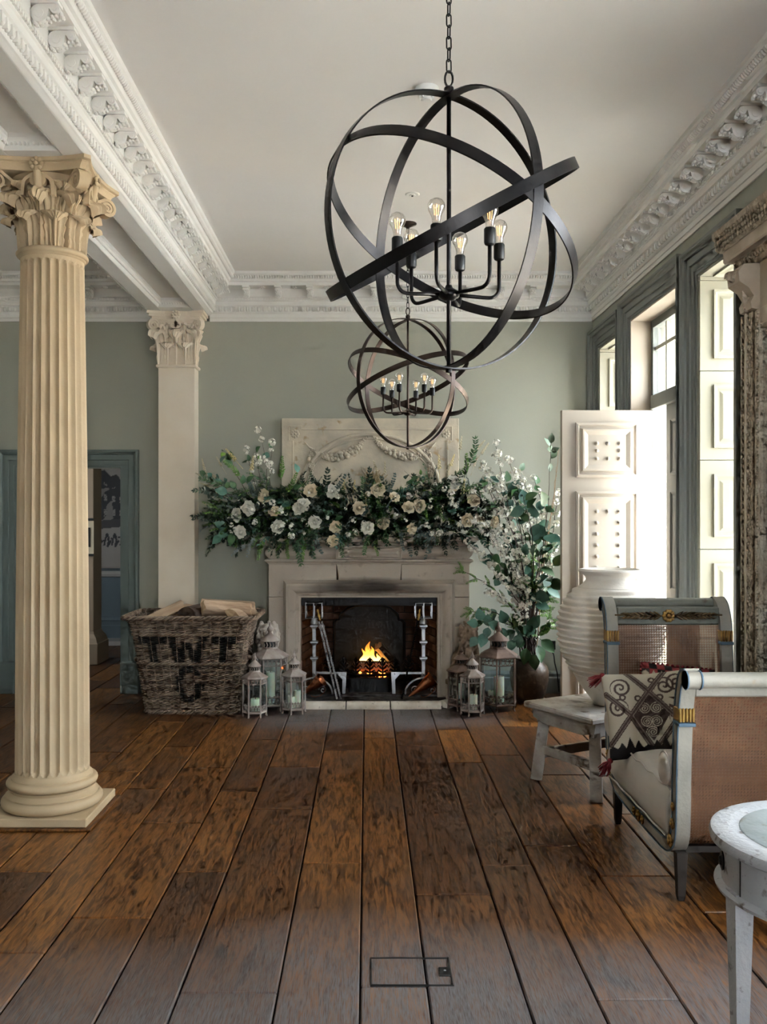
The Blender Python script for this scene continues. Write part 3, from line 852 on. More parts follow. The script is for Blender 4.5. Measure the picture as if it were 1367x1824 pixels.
for s in (-1, 1):
    link('volute', v1, cap, Matrix.Translation((s*.125, -pd+.02, 0)) @ RZ(pi+s*.95))
    link('stem_leaf', l3, cap, Matrix.Translation((s*.09, -pd+.0, hgt*.42)) @ RZ(pi+s*.6))
    link('helix', v2, cap, Matrix.Translation((s*.055, -pd-.02, 0)) @ Matrix(((0, -s, 0, 0), (-1, 0, 0, 0), (0, 0, 1, 0), (0, 0, 0, 1))))
ab = MB()
for a_, b_, c_ in ((.205, .02, (.84, .90)), (.225, .04, (.90, .945)), (.238, .055, (.945, 1.0))):
    ab.prism([(-a_, 0), (-a_, -pd-b_), (-a_*.4, -pd-b_*.2), (a_*.4, -pd-b_*.2), (a_, -pd-b_), (a_, 0)], lambda u, v, w: (u, v, w), hgt*c_[0], hgt*c_[1])
ab.obj('abacus', M_STONE2, cap)
link('fleuron', fleuron(hgt*.105, M_STONE2), cap, Matrix.Translation((0, -pd-.025, hgt*.92)))
# ================================================================== CHANDELIERS AND CEILING FITTINGS
M_BULB = glass('bulb_glass', (1, .985, .95), .10, .02, .45)
M_FIL = emit('filament', (1.0, .55, .22), .9)
M_SOCK = mat('socket_black', (.012, .014, .016), .45, .3)
def ring_mesh(Rr, w, t, m, n=96):
    mb = MB()
    vs = []
    for i in range(n):
        a = 2*pi*i/n
        for r, z in ((Rr, -w/2), (Rr, w/2), (Rr-t, w/2), (Rr-t, -w/2)): vs.append((r*cos(a), r*sin(a), z))
    mb.add(vs, [(i*4+j, i*4+(j+1) % 4, ((i+1) % n)*4+(j+1) % 4, ((i+1) % n)*4+j) for i in range(n) for j in range(4)])
    return mb.mesh('ring_band', 60, (m,))
link_mesh = None
def chain_link_mesh():
    mb = MB(); pts = []
    for i in range(16):
        a = 2*pi*i/16
        pts.append((.0085*cos(a), 0, .011*sin(a) + (.011 if sin(a) > 0 else -.011)))
    mb.tube(pts, .0026, 5, closed=True)
    return mb.mesh('chain_link', 180, (M_IRON,))
LINK = chain_link_mesh()
bulb_prof = [(.0, .083), (.010, .0815), (.020, .076), (.0265, .066), (.028, .056), (.0255, .045), (.019, .033), (.0145, .022), (.013, .010), (.013, 0)]
BULB = MB().lathe(list(reversed(bulb_prof)), 16, cap=False).mesh('bulb', 180, (M_BULB,))
fil = MB()
for k in range(4):
    a = k*pi/2
    fil.tube([(.0055*cos(a), .0055*sin(a), .03), (.008*cos(a), .008*sin(a), .062)], .0011, 4)
FIL = fil.mesh('filament', None, (M_FIL,))
SOCK = MB().lathe([(.008, -.004), (.016, 0), (.0185, .006), (.0185, .048), (.016, .052), (.0, .052)], 14).mesh('socket', 40, (M_SOCK,))

def chandelier(label, x, y, zc, yaw, m, Rr=.4525, tilts=(), arm_yaw=0.0):
    t = thing('orb_chandelier', label, 'chandelier', (x, y, zc), 0, 'orb chandeliers')
    rm = ring_mesh(Rr, .036, .005, m); rm2 = ring_mesh(Rr*1.0, .036, .005, m)
    for k in range(2):
        # vertical great circles
        link('ring_band', rm, t, RZ(yaw+k*pi/2) @ Matrix.Rotation(pi/2, 4, 'X') @ Matrix.Scale(1-.012*k, 4))
    for (d1, d2, s) in tilts:
        a = Vector(d1).normalized(); b = Vector(d2); b = (b-a*b.dot(a)).normalized(); c = a.cross(b)
        link('ring_band', rm2, t, Matrix((a, b, c)).transposed().to_4x4() @ Matrix.Scale(s, 4))
    MB().tube([(0, 0, -Rr+.003), (0, 0, Rr+.004)], .0075, 8).obj('rod', m, t, 180)
    MB().lathe([(0, -.012), (.010, -.010), (.012, 0), (.010, .003)], 10, (0, 0, -Rr)).obj('bottom_finial', m, t, 50)
    zh = -.205
    MB().lathe([(.0, -.022), (.016, -.020), (.034, -.008), (.036, .002), (.028, .012), (.014, .020), (.010, .030)], 20, (0, 0, zh)).obj('hub', m, t, 50)
    for k in range(6):
        a = arm_yaw+k*pi/3; ca, sa = cos(a), sin(a); ra = .175
        pts = [(.02*ca, .02*sa, zh), (.12*ca, .12*sa, zh-.004)]
        for q in range(0, 91, 15):
            rr = ra-.035+.035*sin(radians(q)); pts.append((rr*ca, rr*sa, zh-.004+.035*(1-cos(radians(q)))))
        pts.append((ra*ca, ra*sa, zh+.125))
        arm = MB().tube(pts, .0065, 7).obj('arm', m, t, 180)
        T = Matrix.Translation((ra*ca, ra*sa, zh+.125))
        link('socket', SOCK, arm, T)
        link('bulb', BULB, arm, T @ Matrix.Translation((0, 0, .050)))
        link('filament', FIL, arm, T @ Matrix.Translation((0, 0, .050)))
    MB().lathe([(.010, -.004), (.016, 0), (.016, .022), (.010, .028)], 14, (0, 0, Rr)).obj('top_boss', m, t, 40)
    lp = []
    for i in range(16): lp.append((.013*cos(2*pi*i/16), 0, Rr+.052+.026*sin(2*pi*i/16)))
    MB().tube(lp, .004, 6, closed=True).obj('top_loop', m, t, 180)
    z = Rr+.095; k = 0; ztop = ZC-zc-.03
    while z < ztop:
        link('chain_link', LINK, t, Matrix.Translation((0, 0, z)) @ RZ(k % 2*pi/2+.4)); z += .0375; k += 1
    MB().lathe([(.012, -.035), (.015, -.028), (.05, -.012), (.062, -.006), (.062, 0)], 24, (0, 0, ZC-zc)).obj('ceiling_cup', m, t, 40)
    return t
r27 = radians(28)
CT = (( (cos(r27), 0, sin(r27)), (0, cos(radians(13)), sin(radians(13))), .995), ((cos(r27), 0, -sin(r27)), (0, -cos(radians(13)), sin(radians(13))), .985))
chandelier('near large black metal orb chandelier with crossing ring bands and six bulbs', .27, 2.96, 2.444, radians(30), M_IRON, tilts=CT, arm_yaw=radians(12))
CT2 = (((cos(radians(20)), 0, sin(radians(20))), (0, cos(radians(10)), -sin(radians(10))), .995), ((cos(radians(22)), 0, -sin(radians(22))), (0, -cos(radians(13)), sin(radians(13))), .985))
chandelier('farther bronze orb chandelier hanging in front of the carved overmantel panel', .287, 6.30, 2.449, radians(40), M_BRONZE, tilts=CT2, arm_yaw=radians(8))

sd = thing('smoke_detector', 'white plastic smoke detector on the ceiling behind the chandelier chain', 'smoke detector', (.289, 4.32, ZC))
M_WP = mat('white_plastic', (.75, .75, .74), .45)
MB().lathe([(.0, -.03), (.05, -.03), (.056, -.024), (.056, 0)], 28).obj('base', M_WP, sd, 35)
c_ = MB().lathe([(0, -.058), (.018, -.058), (.022, -.054), (.024, -.036), (.036, -.034), (.044, -.030)], 24).obj('sensor_head', M_WP, sd, 35)
for k in range(8): MB().box(.026, .036, -.003, .003, -.05, -.034).obj('vent_rib', M_WP, c_).matrix_local = RZ(k*pi/4)
dl = thing('ceiling_sensor', 'small flat round white disc set in the ceiling above the farther chandelier', 'ceiling disc', (.29, 5.73, ZC))
MB().lathe([(0, -.010), (.018, -.010), (.020, -.006), (.040, -.006), (.046, -.002), (.047, 0)], 24).obj('disc', M_WP, dl, 30)
MB().lathe([(0, -.016), (.006, -.015), (.008, -.009)], 10).obj('lens', M_SOCK, dl, 60)
# ================================================================== FIREPLACE
def soot_stone(name):
    m = mat(name, (.54, .475, .40), .7, col2=(.44, .375, .31), scale=2.2, col3=(.27,.225,.18), scale3=14, lo3=.6, hi3=.8, bump=.15, bscale=90)
    nt = m.node_tree; N = nt.nodes; L = nt.links; b = N['Principled BSDF']
    src = b.inputs['Base Color'].links[0].from_socket
    tc = N.new('ShaderNodeTexCoord'); sp = N.new('ShaderNodeSeparateXYZ'); L.new(tc.outputs['Object'], sp.inputs[0])
    # soot stain that the fire has left on the stone above the opening: an ellipse with ragged edge
    nz = N.new('ShaderNodeTexNoise'); nz.inputs['Scale'].default_value = 5; L.new(tc.outputs['Object'], nz.inputs['Vector'])
    def M_(op, a, b_=None):
        x = N.new('ShaderNodeMath'); x.operation = op
        for i, v in enumerate((a, b_)):
            if v is None: continue
            if isinstance(v, (int, float)): x.inputs[i].default_value = v
            else: L.new(v, x.inputs[i])
        return x.outputs[0]
    dx = M_('DIVIDE', M_('SUBTRACT', sp.outputs['X'], .03), .56); dz = M_('DIVIDE', M_('SUBTRACT', sp.outputs['Z'], .935), .075)
    r2 = M_('ADD', M_('MULTIPLY', dx, dx), M_('MULTIPLY', dz, dz))
    r2 = M_('ADD', r2, M_('MULTIPLY', M_('SUBTRACT', nz.outputs['Fac'], .5), .8))
    mr = N.new('ShaderNodeMapRange'); mr.inputs['From Min'].default_value = 1.3; mr.inputs['From Max'].default_value = .1; mr.inputs['To Max'].default_value = .93
    L.new(r2, mr.inputs['Value'])
    mx = N.new('ShaderNodeMix'); mx.data_type = 'RGBA'; L.new(src, mx.inputs['A']); mx.inputs['B'].default_value = (.02, .014, .012, 1)
    L.new(mr.outputs['Result'], mx.inputs['Factor']); L.new(mx.outputs['Result'], b.inputs['Base Color'])
    return m
M_SOOT = soot_stone('sooty_fireplace_stone')
M_BRICK = mat('firebrick', (.20, .105, .065), .85, col2=(.11, .06, .045), scale=7, per_obj=.35, bump=.3, bscale=60)
M_MORT = mat('mortar', (.045, .035, .03), .95)
M_ASH = mat('ash_floor', (.06, .058, .06), .95, col2=(.16, .15, .15), scale=18, bump=.4, bscale=60)
M_HEARTH = mat('hearth_stone', (.80, .74, .65), .7, col2=(.50, .43, .34), scale=7, col3=(.3,.25,.2), scale3=30, lo3=.62, hi3=.75, bump=.3, bscale=50)
FC = .017
YS = 7.50
fp = thing('fireplace', 'carved stone fireplace surround with brick firebox below the flower garland', 'fireplace', (0, 0, 0))
g = .0015
XA, XB = FC-.84, FC+.84
zt = 1.12
def fblock(x0, x1, z0, z1, y=YS): MB().box(x0+g, x1-g, y, YB-.002, z0+g, z1-g, .003).obj('stone_block', M_SOOT, fp)
for s in (0, 1):
    for z0, z1 in ((.03, .35), (.35, .60), (.60, .845)):
        if s == 0: fblock(XA, FX0-.0, z0, z1)
        else: fblock(FX1, XB, z0, z1)
    MB().box(*((XA-.01, FX0) if s == 0 else (FX1, XB+.01)), YS-.012, YB-.002, 0, .03).obj('foot_block', M_SOOT, fp)
fblock(XA, FC-.27, .845, zt); fblock(FC+.27, XB, .845, zt)
MB().prism([(-.23, .845+g), (.25, .845+g), (.27+.0, zt-g), (-.27, zt-g)], lambda u, v, w: (FC+u, w, v), YS-.003, YB-.002).obj('keystone', M_SOOT, fp)
# bolection moulding swept round the opening
BOL = [(0, 0), (0, .012), (.012, .016), (.018, .016), (.022, .024), (.036, .026), (.042, .034), (.075, .066), (.10, .078), (.118, .072), (.128, .055), (.132, .030), (.140, .022), (.146, 0)]
bo = MB(); architrave(bo, FX0, FX1, FZ1, lambda u, v, q: (u, YS-q, v), v0=.03, prof=BOL)
bo.obj('opening_moulding', M_SOOT, fp, 40)
# cornice above the lintel, pulvinated frieze and shelf
def course(name, prof, x0, x1, m=M_FIRE):
    """profile (q outward from YS, z) with mitred ends returned to the wall"""
    mb = MB(); n = len(prof)
    rows = []
    for k in range(4):
        rows.append([((x0-q if k < 2 else x1+q), (YB-.002 if k in (0, 3) else YS-q), z) for q, z in prof])
    fs = [(k*n+i, k*n+i+1, (k+1)*n+i+1, (k+1)*n+i) for k in range(3) for i in range(n-1)]
    fs += [(0, n, 2*n, 3*n), (n-1, 2*n-1, 3*n-1, 4*n-1)]
    mb.add(sum(rows, []), fs)
    return mb.obj(name, m, fp, 35)
course('lintel_cornice', [(0, zt), (.004, zt), (.006, zt+.010), (.022, zt+.020), (.030, zt+.026), (.030, zt+.038), (0, zt+.040)], XA, XB)
fz_ = zt+.040
course('frieze', [(-.01, fz_)] + [(-.01+.040*sin(pi*i/10), fz_+.115*i/10) for i in range(1, 10)] + [(-.01, fz_+.115)], XA+.005, XB-.005)
tb = MB(); raised(tb, FC-.275, FC+.275, fz_+.004, fz_+.112, lambda u, v, q: (u, YS-.028-q, v), .022, .018)
tb.box(FC-.275, FC+.275, YS-.028, YS+.02, fz_+.003, fz_+.113)
tb.obj('frieze_tablet', M_FIRE, fp)
sz = fz_+.115
course('mantel_shelf', [(0, sz), (.012, sz+.004), (.022, sz+.020), (.048, sz+.032), (.056, sz+.034), (.056, sz+.046), (.064, sz+.050), (.064, sz+.072), (0, sz+.072)], XA-.005, XB+.005)
ZSH = sz+.072
# firebox
MB().box(FX0-.02, FX1+.02, YS+.02, 8.42, -.02, .028).obj('hearth_floor', M_ASH, fp)
fb = MB()
xb0, xb1, yb = -.42, .455, 8.30
fb.add([(FX0-.01, YS+.09, 0), (xb0, yb, 0), (xb1, yb, 0), (FX1+.01, YS+.09, 0), (FX0-.01, YS+.09, 1.3), (xb0, yb, 1.3), (xb1, yb, 1.3), (FX1+.01, YS+.09, 1.3),
        (FX0-.05, YS+.09, 0), (xb0-.05, yb+.05, 0), (xb1+.05, yb+.05, 0), (FX1+.05, YS+.09, 0), (FX0-.05, YS+.09, 1.3), (xb0-.05, yb+.05, 1.3), (xb1+.05, yb+.05, 1.3), (FX1+.05, YS+.09, 1.3)],
       [(0,1,5,4),(1,2,6,5),(2,3,7,6),(8,12,13,9),(9,13,14,10),(10,14,15,11),(0,4,12,8),(3,11,15,7),(4,5,6,7),(4,7,15,12),(12,15,14,13)])
firebox = fb.obj('firebox', M_MORT, fp)
BR = MB().box(-.098, .098, -.006, .012, -.030, .030, .004).mesh('brick', None, (M_BRICK,))
def brick_wall(p0, p1, rows, nb, z0=.03):
    p0, p1 = Vector((*p0, 0)), Vector((*p1, 0)); d = p1-p0; Ld = d.length; d.normalize()
    nrm = Vector((d.y, -d.x, 0))
    M0 = Matrix((d, -nrm, Vector((0,0,1)))).transposed().to_4x4()
    bw_ = Ld/nb
    for r in range(rows):
        for k in range(nb+1):
            c = (k+.5 if r % 2 == 0 else k)*bw_
            w = bw_; lo, hi = max(0, c-w/2), min(Ld, c+w/2)
            if hi-lo < .02: continue
            sc = (hi-lo-.008)/.196
            link('brick', BR, firebox, Matrix.Translation(p0+d*((lo+hi)/2)+Vector((0,0,z0+.033+r*.067))) @ M0 @ Matrix.Diagonal((sc, 1, 1, 1)))
brick_wall((FX0, YS+.095), (xb0, yb), 13, 3)
brick_wall((xb0, yb), (xb1, yb), 13, 4)
brick_wall((xb1, yb), (FX1, YS+.095), 13, 3)
MB().box(FX0, FX1, YS+.05, YS+.12, FZ1-.075, FZ1+.05, .004).obj('lintel_bar', M_BLACK, fp)
# hearth curb of separate stones
hs = thing('hearth_curb', 'pale rounded stone curb along the hearth in front of the grate', 'hearth', (0, 0, 0))
path = [(-.66, 7.45), (-.655, 7.26), (-.60, 7.15), (-.50, 7.115), (.50, 7.115), (.60, 7.14), (.672, 7.22), (.70, 7.32), (.705, 7.47)]
for seg in (spline(path[0:4], 5), [(-.49, 7.115), (-.30, 7.114), (-.17, 7.115)], [(-.16, 7.115), (0, 7.114), (.18, 7.115)], [(.19, 7.115), (.40, 7.114), (.585, 7.125)], spline(path[5:9], 5)):
    pts = [(p[0], p[1], 0) for p in seg]
    if len(pts) == 3: pts = [tuple(Vector(pts[0]).lerp(Vector(pts[2]), i/8)) for i in range(9)]
    rows = []
    k = len(pts)
    for i, p in enumerate(pts):
        t = (Vector(pts[min(i+1, k-1)])-Vector(pts[max(i-1, 0)])).normalized(); sd_ = Vector((t.y, -t.x, 0))
        j = .003*mnoise.noise(Vector((p[0]*9, p[1]*9, 0)))
        rows += [tuple(Vector(p)+sd_*(o+j)+Vector((0, 0, z+j))) for o, z in ((-.05, 0), (-.05, .03), (-.035, .048), (0, .056), (.035, .048), (.05, .028), (.05, 0))]
    n = 7
    MB().add(rows, [(i*n+q, i*n+(q+1) % n, (i+1)*n+(q+1) % n, (i+1)*n+q) for i in range(k-1) for q in range(n)] + [tuple(range(n)), tuple((k-1)*n+q for q in range(n))]).obj('curb_stone', M_HEARTH, hs, 50)
MB().box(-.65, .66, 7.14, YS+.02, .0, .012).obj('inner_slab', M_ASH, hs)

# fireback
fbk = thing('fireback', 'dark cast iron fireback plate with stepped arched top behind the fire', 'fireback', (0, 8.215, .03))
poly = [(-.31, 0), (.355, 0), (.355, .52), (.325, .55), (.30, .55), (.29, .60), (.22, .66), (.14, .685), (-.10, .685), (-.18, .66), (-.25, .60), (-.26, .55), (-.285, .55), (-.31, .52)]
MB().prism(poly, lambda u, v, w: (u, w, v), 0, .03).obj('plate', M_BLACK, fbk)
MB().tube([(u*.96, -.004, v*.97+.01) for u, v in poly], .010, 5, closed=True).obj('rim', M_BLACK, fbk)

# grate with palmette finials, ash pan and burning logs
gr = thing('fire_grate', 'black iron fire grate with palmette finials holding the burning logs', 'fire grate', (.03, 7.86, .03))
def bow(t, k=.17): return (t, -k*(1-(t/.37)**2))
rim = [(*bow(-.37+.74*i/20), .13) for i in range(21)]
MB().tube(rim, .012, 6).obj('front_rail', M_BLACK, gr)
MB().tube([(x, y, z-.05) for x, y, z in rim], .009, 6).obj('lower_rail', M_BLACK, gr)
MB().prism([bow(-.37+.74*i/12) for i in range(13)] + [(.37, .2), (-.37, .2)], lambda u, v, w: (u, v, w), .06, .072).obj('grate_floor', M_BLACK, gr)
for x, y in ((-.36, .18), (.36, .18), (-.30, -.04), (.30, -.04)): MB().tube([(x, y, -.028), (x, y, .13)], .010, 6).obj('leg', M_BLACK, gr)
pal = MB()
pal.tube([(0, 0, -.06), (0, 0, .10)], [.010, .006], 6)
for k, (z, l, a) in enumerate(((0, .045, 70), (.028, .05, 55), (.056, .045, 40), (.085, .03, 25))):
    for s in (-1, 1):
        pts = [(0, 0, z)] + [(s*l*sin(radians(a))*t, -.01*t, z+l*cos(radians(a))*t + (.012*t*t)) for t in (.5, .9)] + [(s*l*1.05, -.022, z+l*cos(radians(a))*.6)]
        pal.tube(pts, [.006, .010, .008, .003], 5)
pal.ball((0, -.004, .115), .014, 6, 5, (.8, .6, 1.4))
PAL = pal.mesh('palmette', 60, (M_BLACK,))
for t in (-.36, -.23, -.125, -.005, .105, .21, .33): link('palmette', PAL, gr, Matrix.Translation((*bow(t), .15)) @ Matrix.Scale(1.0, 4))
MB().box(-.185, .155, -.235, -.205, -.026, .118, .006).obj('ash_pan_front', M_BLACK, gr)
MB().box(-.175, .145, -.205, .10, -.026, .055).obj('ash_pan', M_BLACK, gr)
M_LOG = mat('split_wood', (.55, .40, .25), .85, col2=(.42, .28, .16), scale=9, stretch=(1,1,5), per_obj=.15, bump=.3, bscale=40)
M_BARK = mat('bark', (.10, .065, .045), .95, col2=(.05, .035, .028), scale=14, bump=.6, bscale=30, per_obj=.2)
M_CHAR = mat('charred', (.03, .02, .018), .95, bump=.5, bscale=40)
M_EMB = emit('ember', (1.0, .22, .04), 3.0)
def log_obj(name, L_, r, ang0, ang1, M_, parent=None, mats=None, seed=0, **kw):
    """a split log: wedge of a round between two angles, axis along local X"""
    rr = random.Random(seed); n = 8; mb = MB(); rows = 9
    sect = [(0.0, 0.0)] + [(r*cos(ang0+(ang1-ang0)*i/n), r*sin(ang0+(ang1-ang0)*i/n)) for i in range(n+1)]
    k = len(sect); cu, cv = sum(a for a, b in sect)/k, sum(b for a, b in sect)/k
    vs = []
    for j in range(rows):
        x = -L_/2 + L_*j/(rows-1)
        for u, v in sect:
            q = 1+.06*rr.uniform(-1, 1); vs.append((x+(.012*rr.uniform(-1,1) if j in (0, rows-1) else 0), (u-cu)*q, (v-cv)*q))
    mb.add(vs, [(j*k+i, j*k+(i+1) % k, (j+1)*k+(i+1) % k, (j+1)*k+i) for j in range(rows-1) for i in range(k)])
    mb.m = [(1 if 0 < i < k-1 else 0) for j in range(rows-1) for i in range(k)]
    mb.add([], [])
    mb.f += [tuple(reversed(range(k))), tuple((rows-1)*k+i for i in range(k))]; mb.m += [0, 0]
    return mb.obj(name, mats or [M_LOG, M_BARK], parent, None, M=M_, **kw)
def euler(x, y, z): return Matrix.Rotation(z, 4, 'Z') @ Matrix.Rotation(y, 4, 'Y') @ Matrix.Rotation(x, 4, 'X')
glog = 'logs burning in the grate'
log_obj('burning_log', .32, .075, .2, 2.6, Matrix.Translation((.045, 7.83, .225)) @ euler(-.6, .04, .06), seed=1, label='split log lying across the front of the burning fire', cat='log', group=glog)
log_obj('burning_log', .26, .085, .1, 2.4, Matrix.Translation((.19, 7.98, .285)) @ euler(.5, .85, .3), seed=2, label='split log propped up at the right of the flames', cat='log', group=glog)
log_obj('burning_log', .34, .07, .0, 2.8, Matrix.Translation((-.03, 7.98, .20)) @ euler(.2, 0, -.2), mats=[M_CHAR, M_CHAR], seed=3, label='charred black log at the back under the flames', cat='log', group=glog)
em = MB()
for k in range(60):
    em.ball((R.uniform(-.20, .24), R.uniform(7.74, 8.0), R.uniform(.115, .150)), R.uniform(.012, .024), 6, 4)
emb = em.obj('ember_bed', M_CHAR, None, None, label='bed of glowing embers and ash in the grate', cat='embers', kind='stuff')
em = MB()
for k in range(14): em.ball((R.uniform(-.06, .16), R.uniform(7.73, 7.85), R.uniform(.135, .165)), R.uniform(.008, .018), 6, 4)
em.obj('hot_ember', M_EMB, emb, kind='stuff')
def flame_mat():
    m = bpy.data.materials.new('flame'); m.use_nodes = True
    nt = m.node_tree; N = nt.nodes; L = nt.links; N.remove(N['Principled BSDF'])
    tc = N.new('ShaderNodeTexCoord'); sp = N.new('ShaderNodeSeparateXYZ'); L.new(tc.outputs['Object'], sp.inputs[0])
    mr = N.new('ShaderNodeMapRange'); mr.inputs['From Max'].default_value = .26; L.new(sp.outputs['Z'], mr.inputs['Value'])
    cr = N.new('ShaderNodeValToRGB'); e = cr.color_ramp.elements
    e[0].color = (1, .75, .25, 1); e[1].color = (.75, .06, .004, 1); k = e.new(.35); k.color = (1, .36, .04, 1)
    L.new(mr.outputs['Result'], cr.inputs['Fac'])
    em = N.new('ShaderNodeEmission'); L.new(cr.outputs['Color'], em.inputs['Color'])
    st = N.new('ShaderNodeMapRange'); st.inputs['To Min'].default_value = 3.2; st.inputs['To Max'].default_value = .8; L.new(mr.outputs['Result'], st.inputs['Value']); L.new(st.outputs['Result'], em.inputs['Strength'])
    tr = N.new('ShaderNodeBsdfTransparent'); lw = N.new('ShaderNodeLayerWeight'); lw.inputs['Blend'].default_value = .5
    nz = N.new('ShaderNodeTexNoise'); nz.inputs['Scale'].default_value = 16; nz.inputs['Detail'].default_value = 3
    mp = N.new('ShaderNodeMapping'); mp.inputs['Scale'].default_value = (2.2, 2.2, .45); L.new(tc.outputs['Object'], mp.inputs['Vector']); L.new(mp.outputs['Vector'], nz.inputs['Vector'])
    def mth(op, *v):
        x = N.new('ShaderNodeMath'); x.operation = op
        for i, q in enumerate(v):
            if isinstance(q, (int, float)): x.inputs[i].default_value = q
            else: L.new(q, x.inputs[i])
        return x.outputs[0]
    core = mth('POWER', mth('SUBTRACT', 1.0, lw.outputs['Facing']), 1.3)
    body = mth('SUBTRACT', mth('ADD', mth('MULTIPLY', nz.outputs['Fac'], 2.4), -.35), mth('MULTIPLY', mr.outputs['Result'], .75))
    al = N.new('ShaderNodeClamp'); L.new(mth('MULTIPLY', core, body), al.inputs['Value'])
    mx = N.new('ShaderNodeMixShader'); L.new(al.outputs['Result'], mx.inputs[0]); L.new(tr.outputs[0], mx.inputs[1]); L.new(em.outputs[0], mx.inputs[2])
    L.new(mx.outputs[0], N['Material Output'].inputs['Surface'])
    return m
M_FLAME = flame_mat()
flame = thing('flame', 'orange flames rising from the logs in the grate', 'fire', (.045, 7.90, .215))
for (x, y, r, h, l) in ((-.035, 0, .050, .245, .006), (.005, .015, .046, .19, -.008), (-.065, .02, .038, .17, -.006), (-.02, -.02, .052, .13, .006), (.04, .0, .034, .12, .008), (-.03, .03, .06, .16, 0), (.085, .02, .024, .08, .006)):
    mb = MB(); n = 12
    def fn(u, v): 
        rr = r*sin(pi*min(1, v*1.0)**.55)**.9*(1-v*.25); a = 2*pi*u
        return (x+rr*cos(a)+l*v*v*2+.012*sin(v*9+x*60), y+rr*.6*sin(a), h*v*.85)
    mb.grid(fn, n, 18, cu=True); mb.obj('flame_tongue', M_FLAME, flame, 180)

# andirons
def andiron(label, x):
    t = thing('andiron', label, 'andiron', (x, 7.56, .03), 0, 'polished steel andirons')
    MB().box(-.016, .016, -.016, .016, .12, .64, .004).obj('shaft', M_STEEL, t)
    for z in (.30, .435, .57):
        MB().lathe([(.022, -.03), (.034, -.012), (.046, -.006), (.046, .004), (.024, .012)], 4, (0, 0, z), ph=pi/4).obj('square_collar', M_STEEL, t)
    MB().lathe([(.030, 0), (.034, .015), (.022, .045), (0, .055)], 16, (0, 0, .585)).obj('dome', M_STEEL, t, 50)
    # square cage on top
    for sx in (-1, 1):
        for sy in (-1, 1): MB().box(sx*.068-.003, sx*.068+.003, sy*.068-.003, sy*.068+.003, .640, .765).obj('cage_bar', M_STEEL, t)
    for sx, sy in ((0, -.07), (0, .07)): MB().box(-.004, .004, sy-.004, sy+.004, .640, .765).obj('cage_bar', M_STEEL, t)
    for z in (.640, .765):
        MB().tube([(-.07, -.07, z), (.07, -.07, z), (.07, .07, z), (-.07, .07, z)], .0035, 4, closed=True).obj('cage_ring', M_STEEL, t)
    MB().box(-.07, .07, -.003, .003, .636, .642).obj('cage_cross', M_BRONZE, t)
    # hoop foot with scrolled ends
    hoop = [(.155*cos(a), -.03, .135*sin(a)) for a in [pi*i/20 for i in range(21)]]
    MB().tube(hoop, .009, 7).obj('hoop_foot', M_STEEL, t, 180)
    for s in (-1, 1):
        sc = [(s*(.075-.034*(1-i/30)*cos(i*.36)), -.03, .036+.034*(1-i/30)*sin(i*.36)) for i in range(26)]
        MB().tube(sc, .0055, 5).obj('foot_scroll', M_STEEL, t, 180)
    s = 1 if x < 0 else -1
    MB().box(0, s*.26, -.010, .010, .162, .182, .003).obj('billet_bar', M_STEEL, t)
    MB().prism([(.235, .0), (.262, 0), (.272, .182), (.190, .182), (.205, .155), (.238, .12)], lambda u, v, w: (s*u, w, v), -.014, .014).obj('bracket_leg', M_STEEL, t)
    MB().tube([(0, 0, .14), (0, .3, .13), (0, .42, .10), (0, .42, 0)], .012, 5).obj('rear_bar', M_BLACK, t)
    return t
andiron('left polished steel andiron with square cage top beside the tongs', fx(560, 7.56))
andiron('right polished steel andiron with square cage top beside the twisted poker', fx(754.5, 7.56))
def twisted(name, label, p0, p1, cat, tongs=False):
    p0, p1 = Vector(p0), Vector(p1); t = thing(name, label, cat, tuple(p0))
    d = p1-p0; n = 90; ax = d.normalized(); sx = ax.orthogonal().normalized(); sy = ax.cross(sx)
    for off in ((-.016, .016) if tongs else (0,)):
        mb = MB(); vs = []
        for i in range(n+1):
            c = d*(i/n)*(.86 if i else 1) + Vector((off*(1-.25*i/n), 0, 0)); a = i*.55
            for q in range(4):
                rr = .0095
                vs.append(tuple(c + (sx*cos(a+q*pi/2)+sy*sin(a+q*pi/2))*rr))
        mb.add(vs, [(i*4+q, i*4+(q+1) % 4, (i+1)*4+(q+1) % 4, (i+1)*4+q) for i in range(n) for q in range(4)] + [(0,1,2,3), tuple(n*4+q for q in range(4))])
        mb.obj('shaft', M_STEEL if tongs else M_IRON, t)
    if tongs: MB().ball(tuple(d*.80), .026, 10, 8).obj('pivot', M_STEEL, t, 180)
    hz = MB(); base = 0
    hz.lathe([(.008, 0), (.012, .010), (.008, .02), (.016, .04), (.012, .055), (.007, .062), (.013, .078), (.008, .095), (0, .10)], 10)
    hz.xf(zframe(d*.87, ax)); hz.obj('handle', M_BRASS, t, 60)
    return t
twisted('fire_tongs', 'steel fire tongs leaning on the left andiron', (fx(604, 7.3), 7.32, .03), (fx(566, 7.50), 7.475, .75), 'fire tongs', True)
twisted('poker', 'twisted iron poker leaning on the right andiron', (fx(716, 7.3), 7.32, .03), (fx(749, 7.50), 7.475, .75), 'poker')
def cone(label, tip, mouth, r):
    tip, mouth = Vector(tip), Vector(mouth); d = mouth-tip; L_ = d.length
    t = thing('copper_cone', label, 'copper cone', tuple(tip), 0, 'copper cones on the andiron feet')
    M_ = zframe((0, 0, 0), d)
    MB().lathe([(.004, 0), (r*.55, L_*.55), (r, L_), (r+.003, L_+.003), (r-.002, L_+.001), (r*.5, L_*.5), (.002, .02)], 28).xf(M_).obj('cone_body', M_COPPER, t, 60)
    MB().tube([tuple(M_ @ Vector((r*.6*sin(a)*1.0, -r*.9-.045*sin(a), L_*.62+.07*cos(a)))) for a in [pi*i/14 for i in range(15)]], .003, 5).obj('wire_handle', M_COPPER, t, 180)
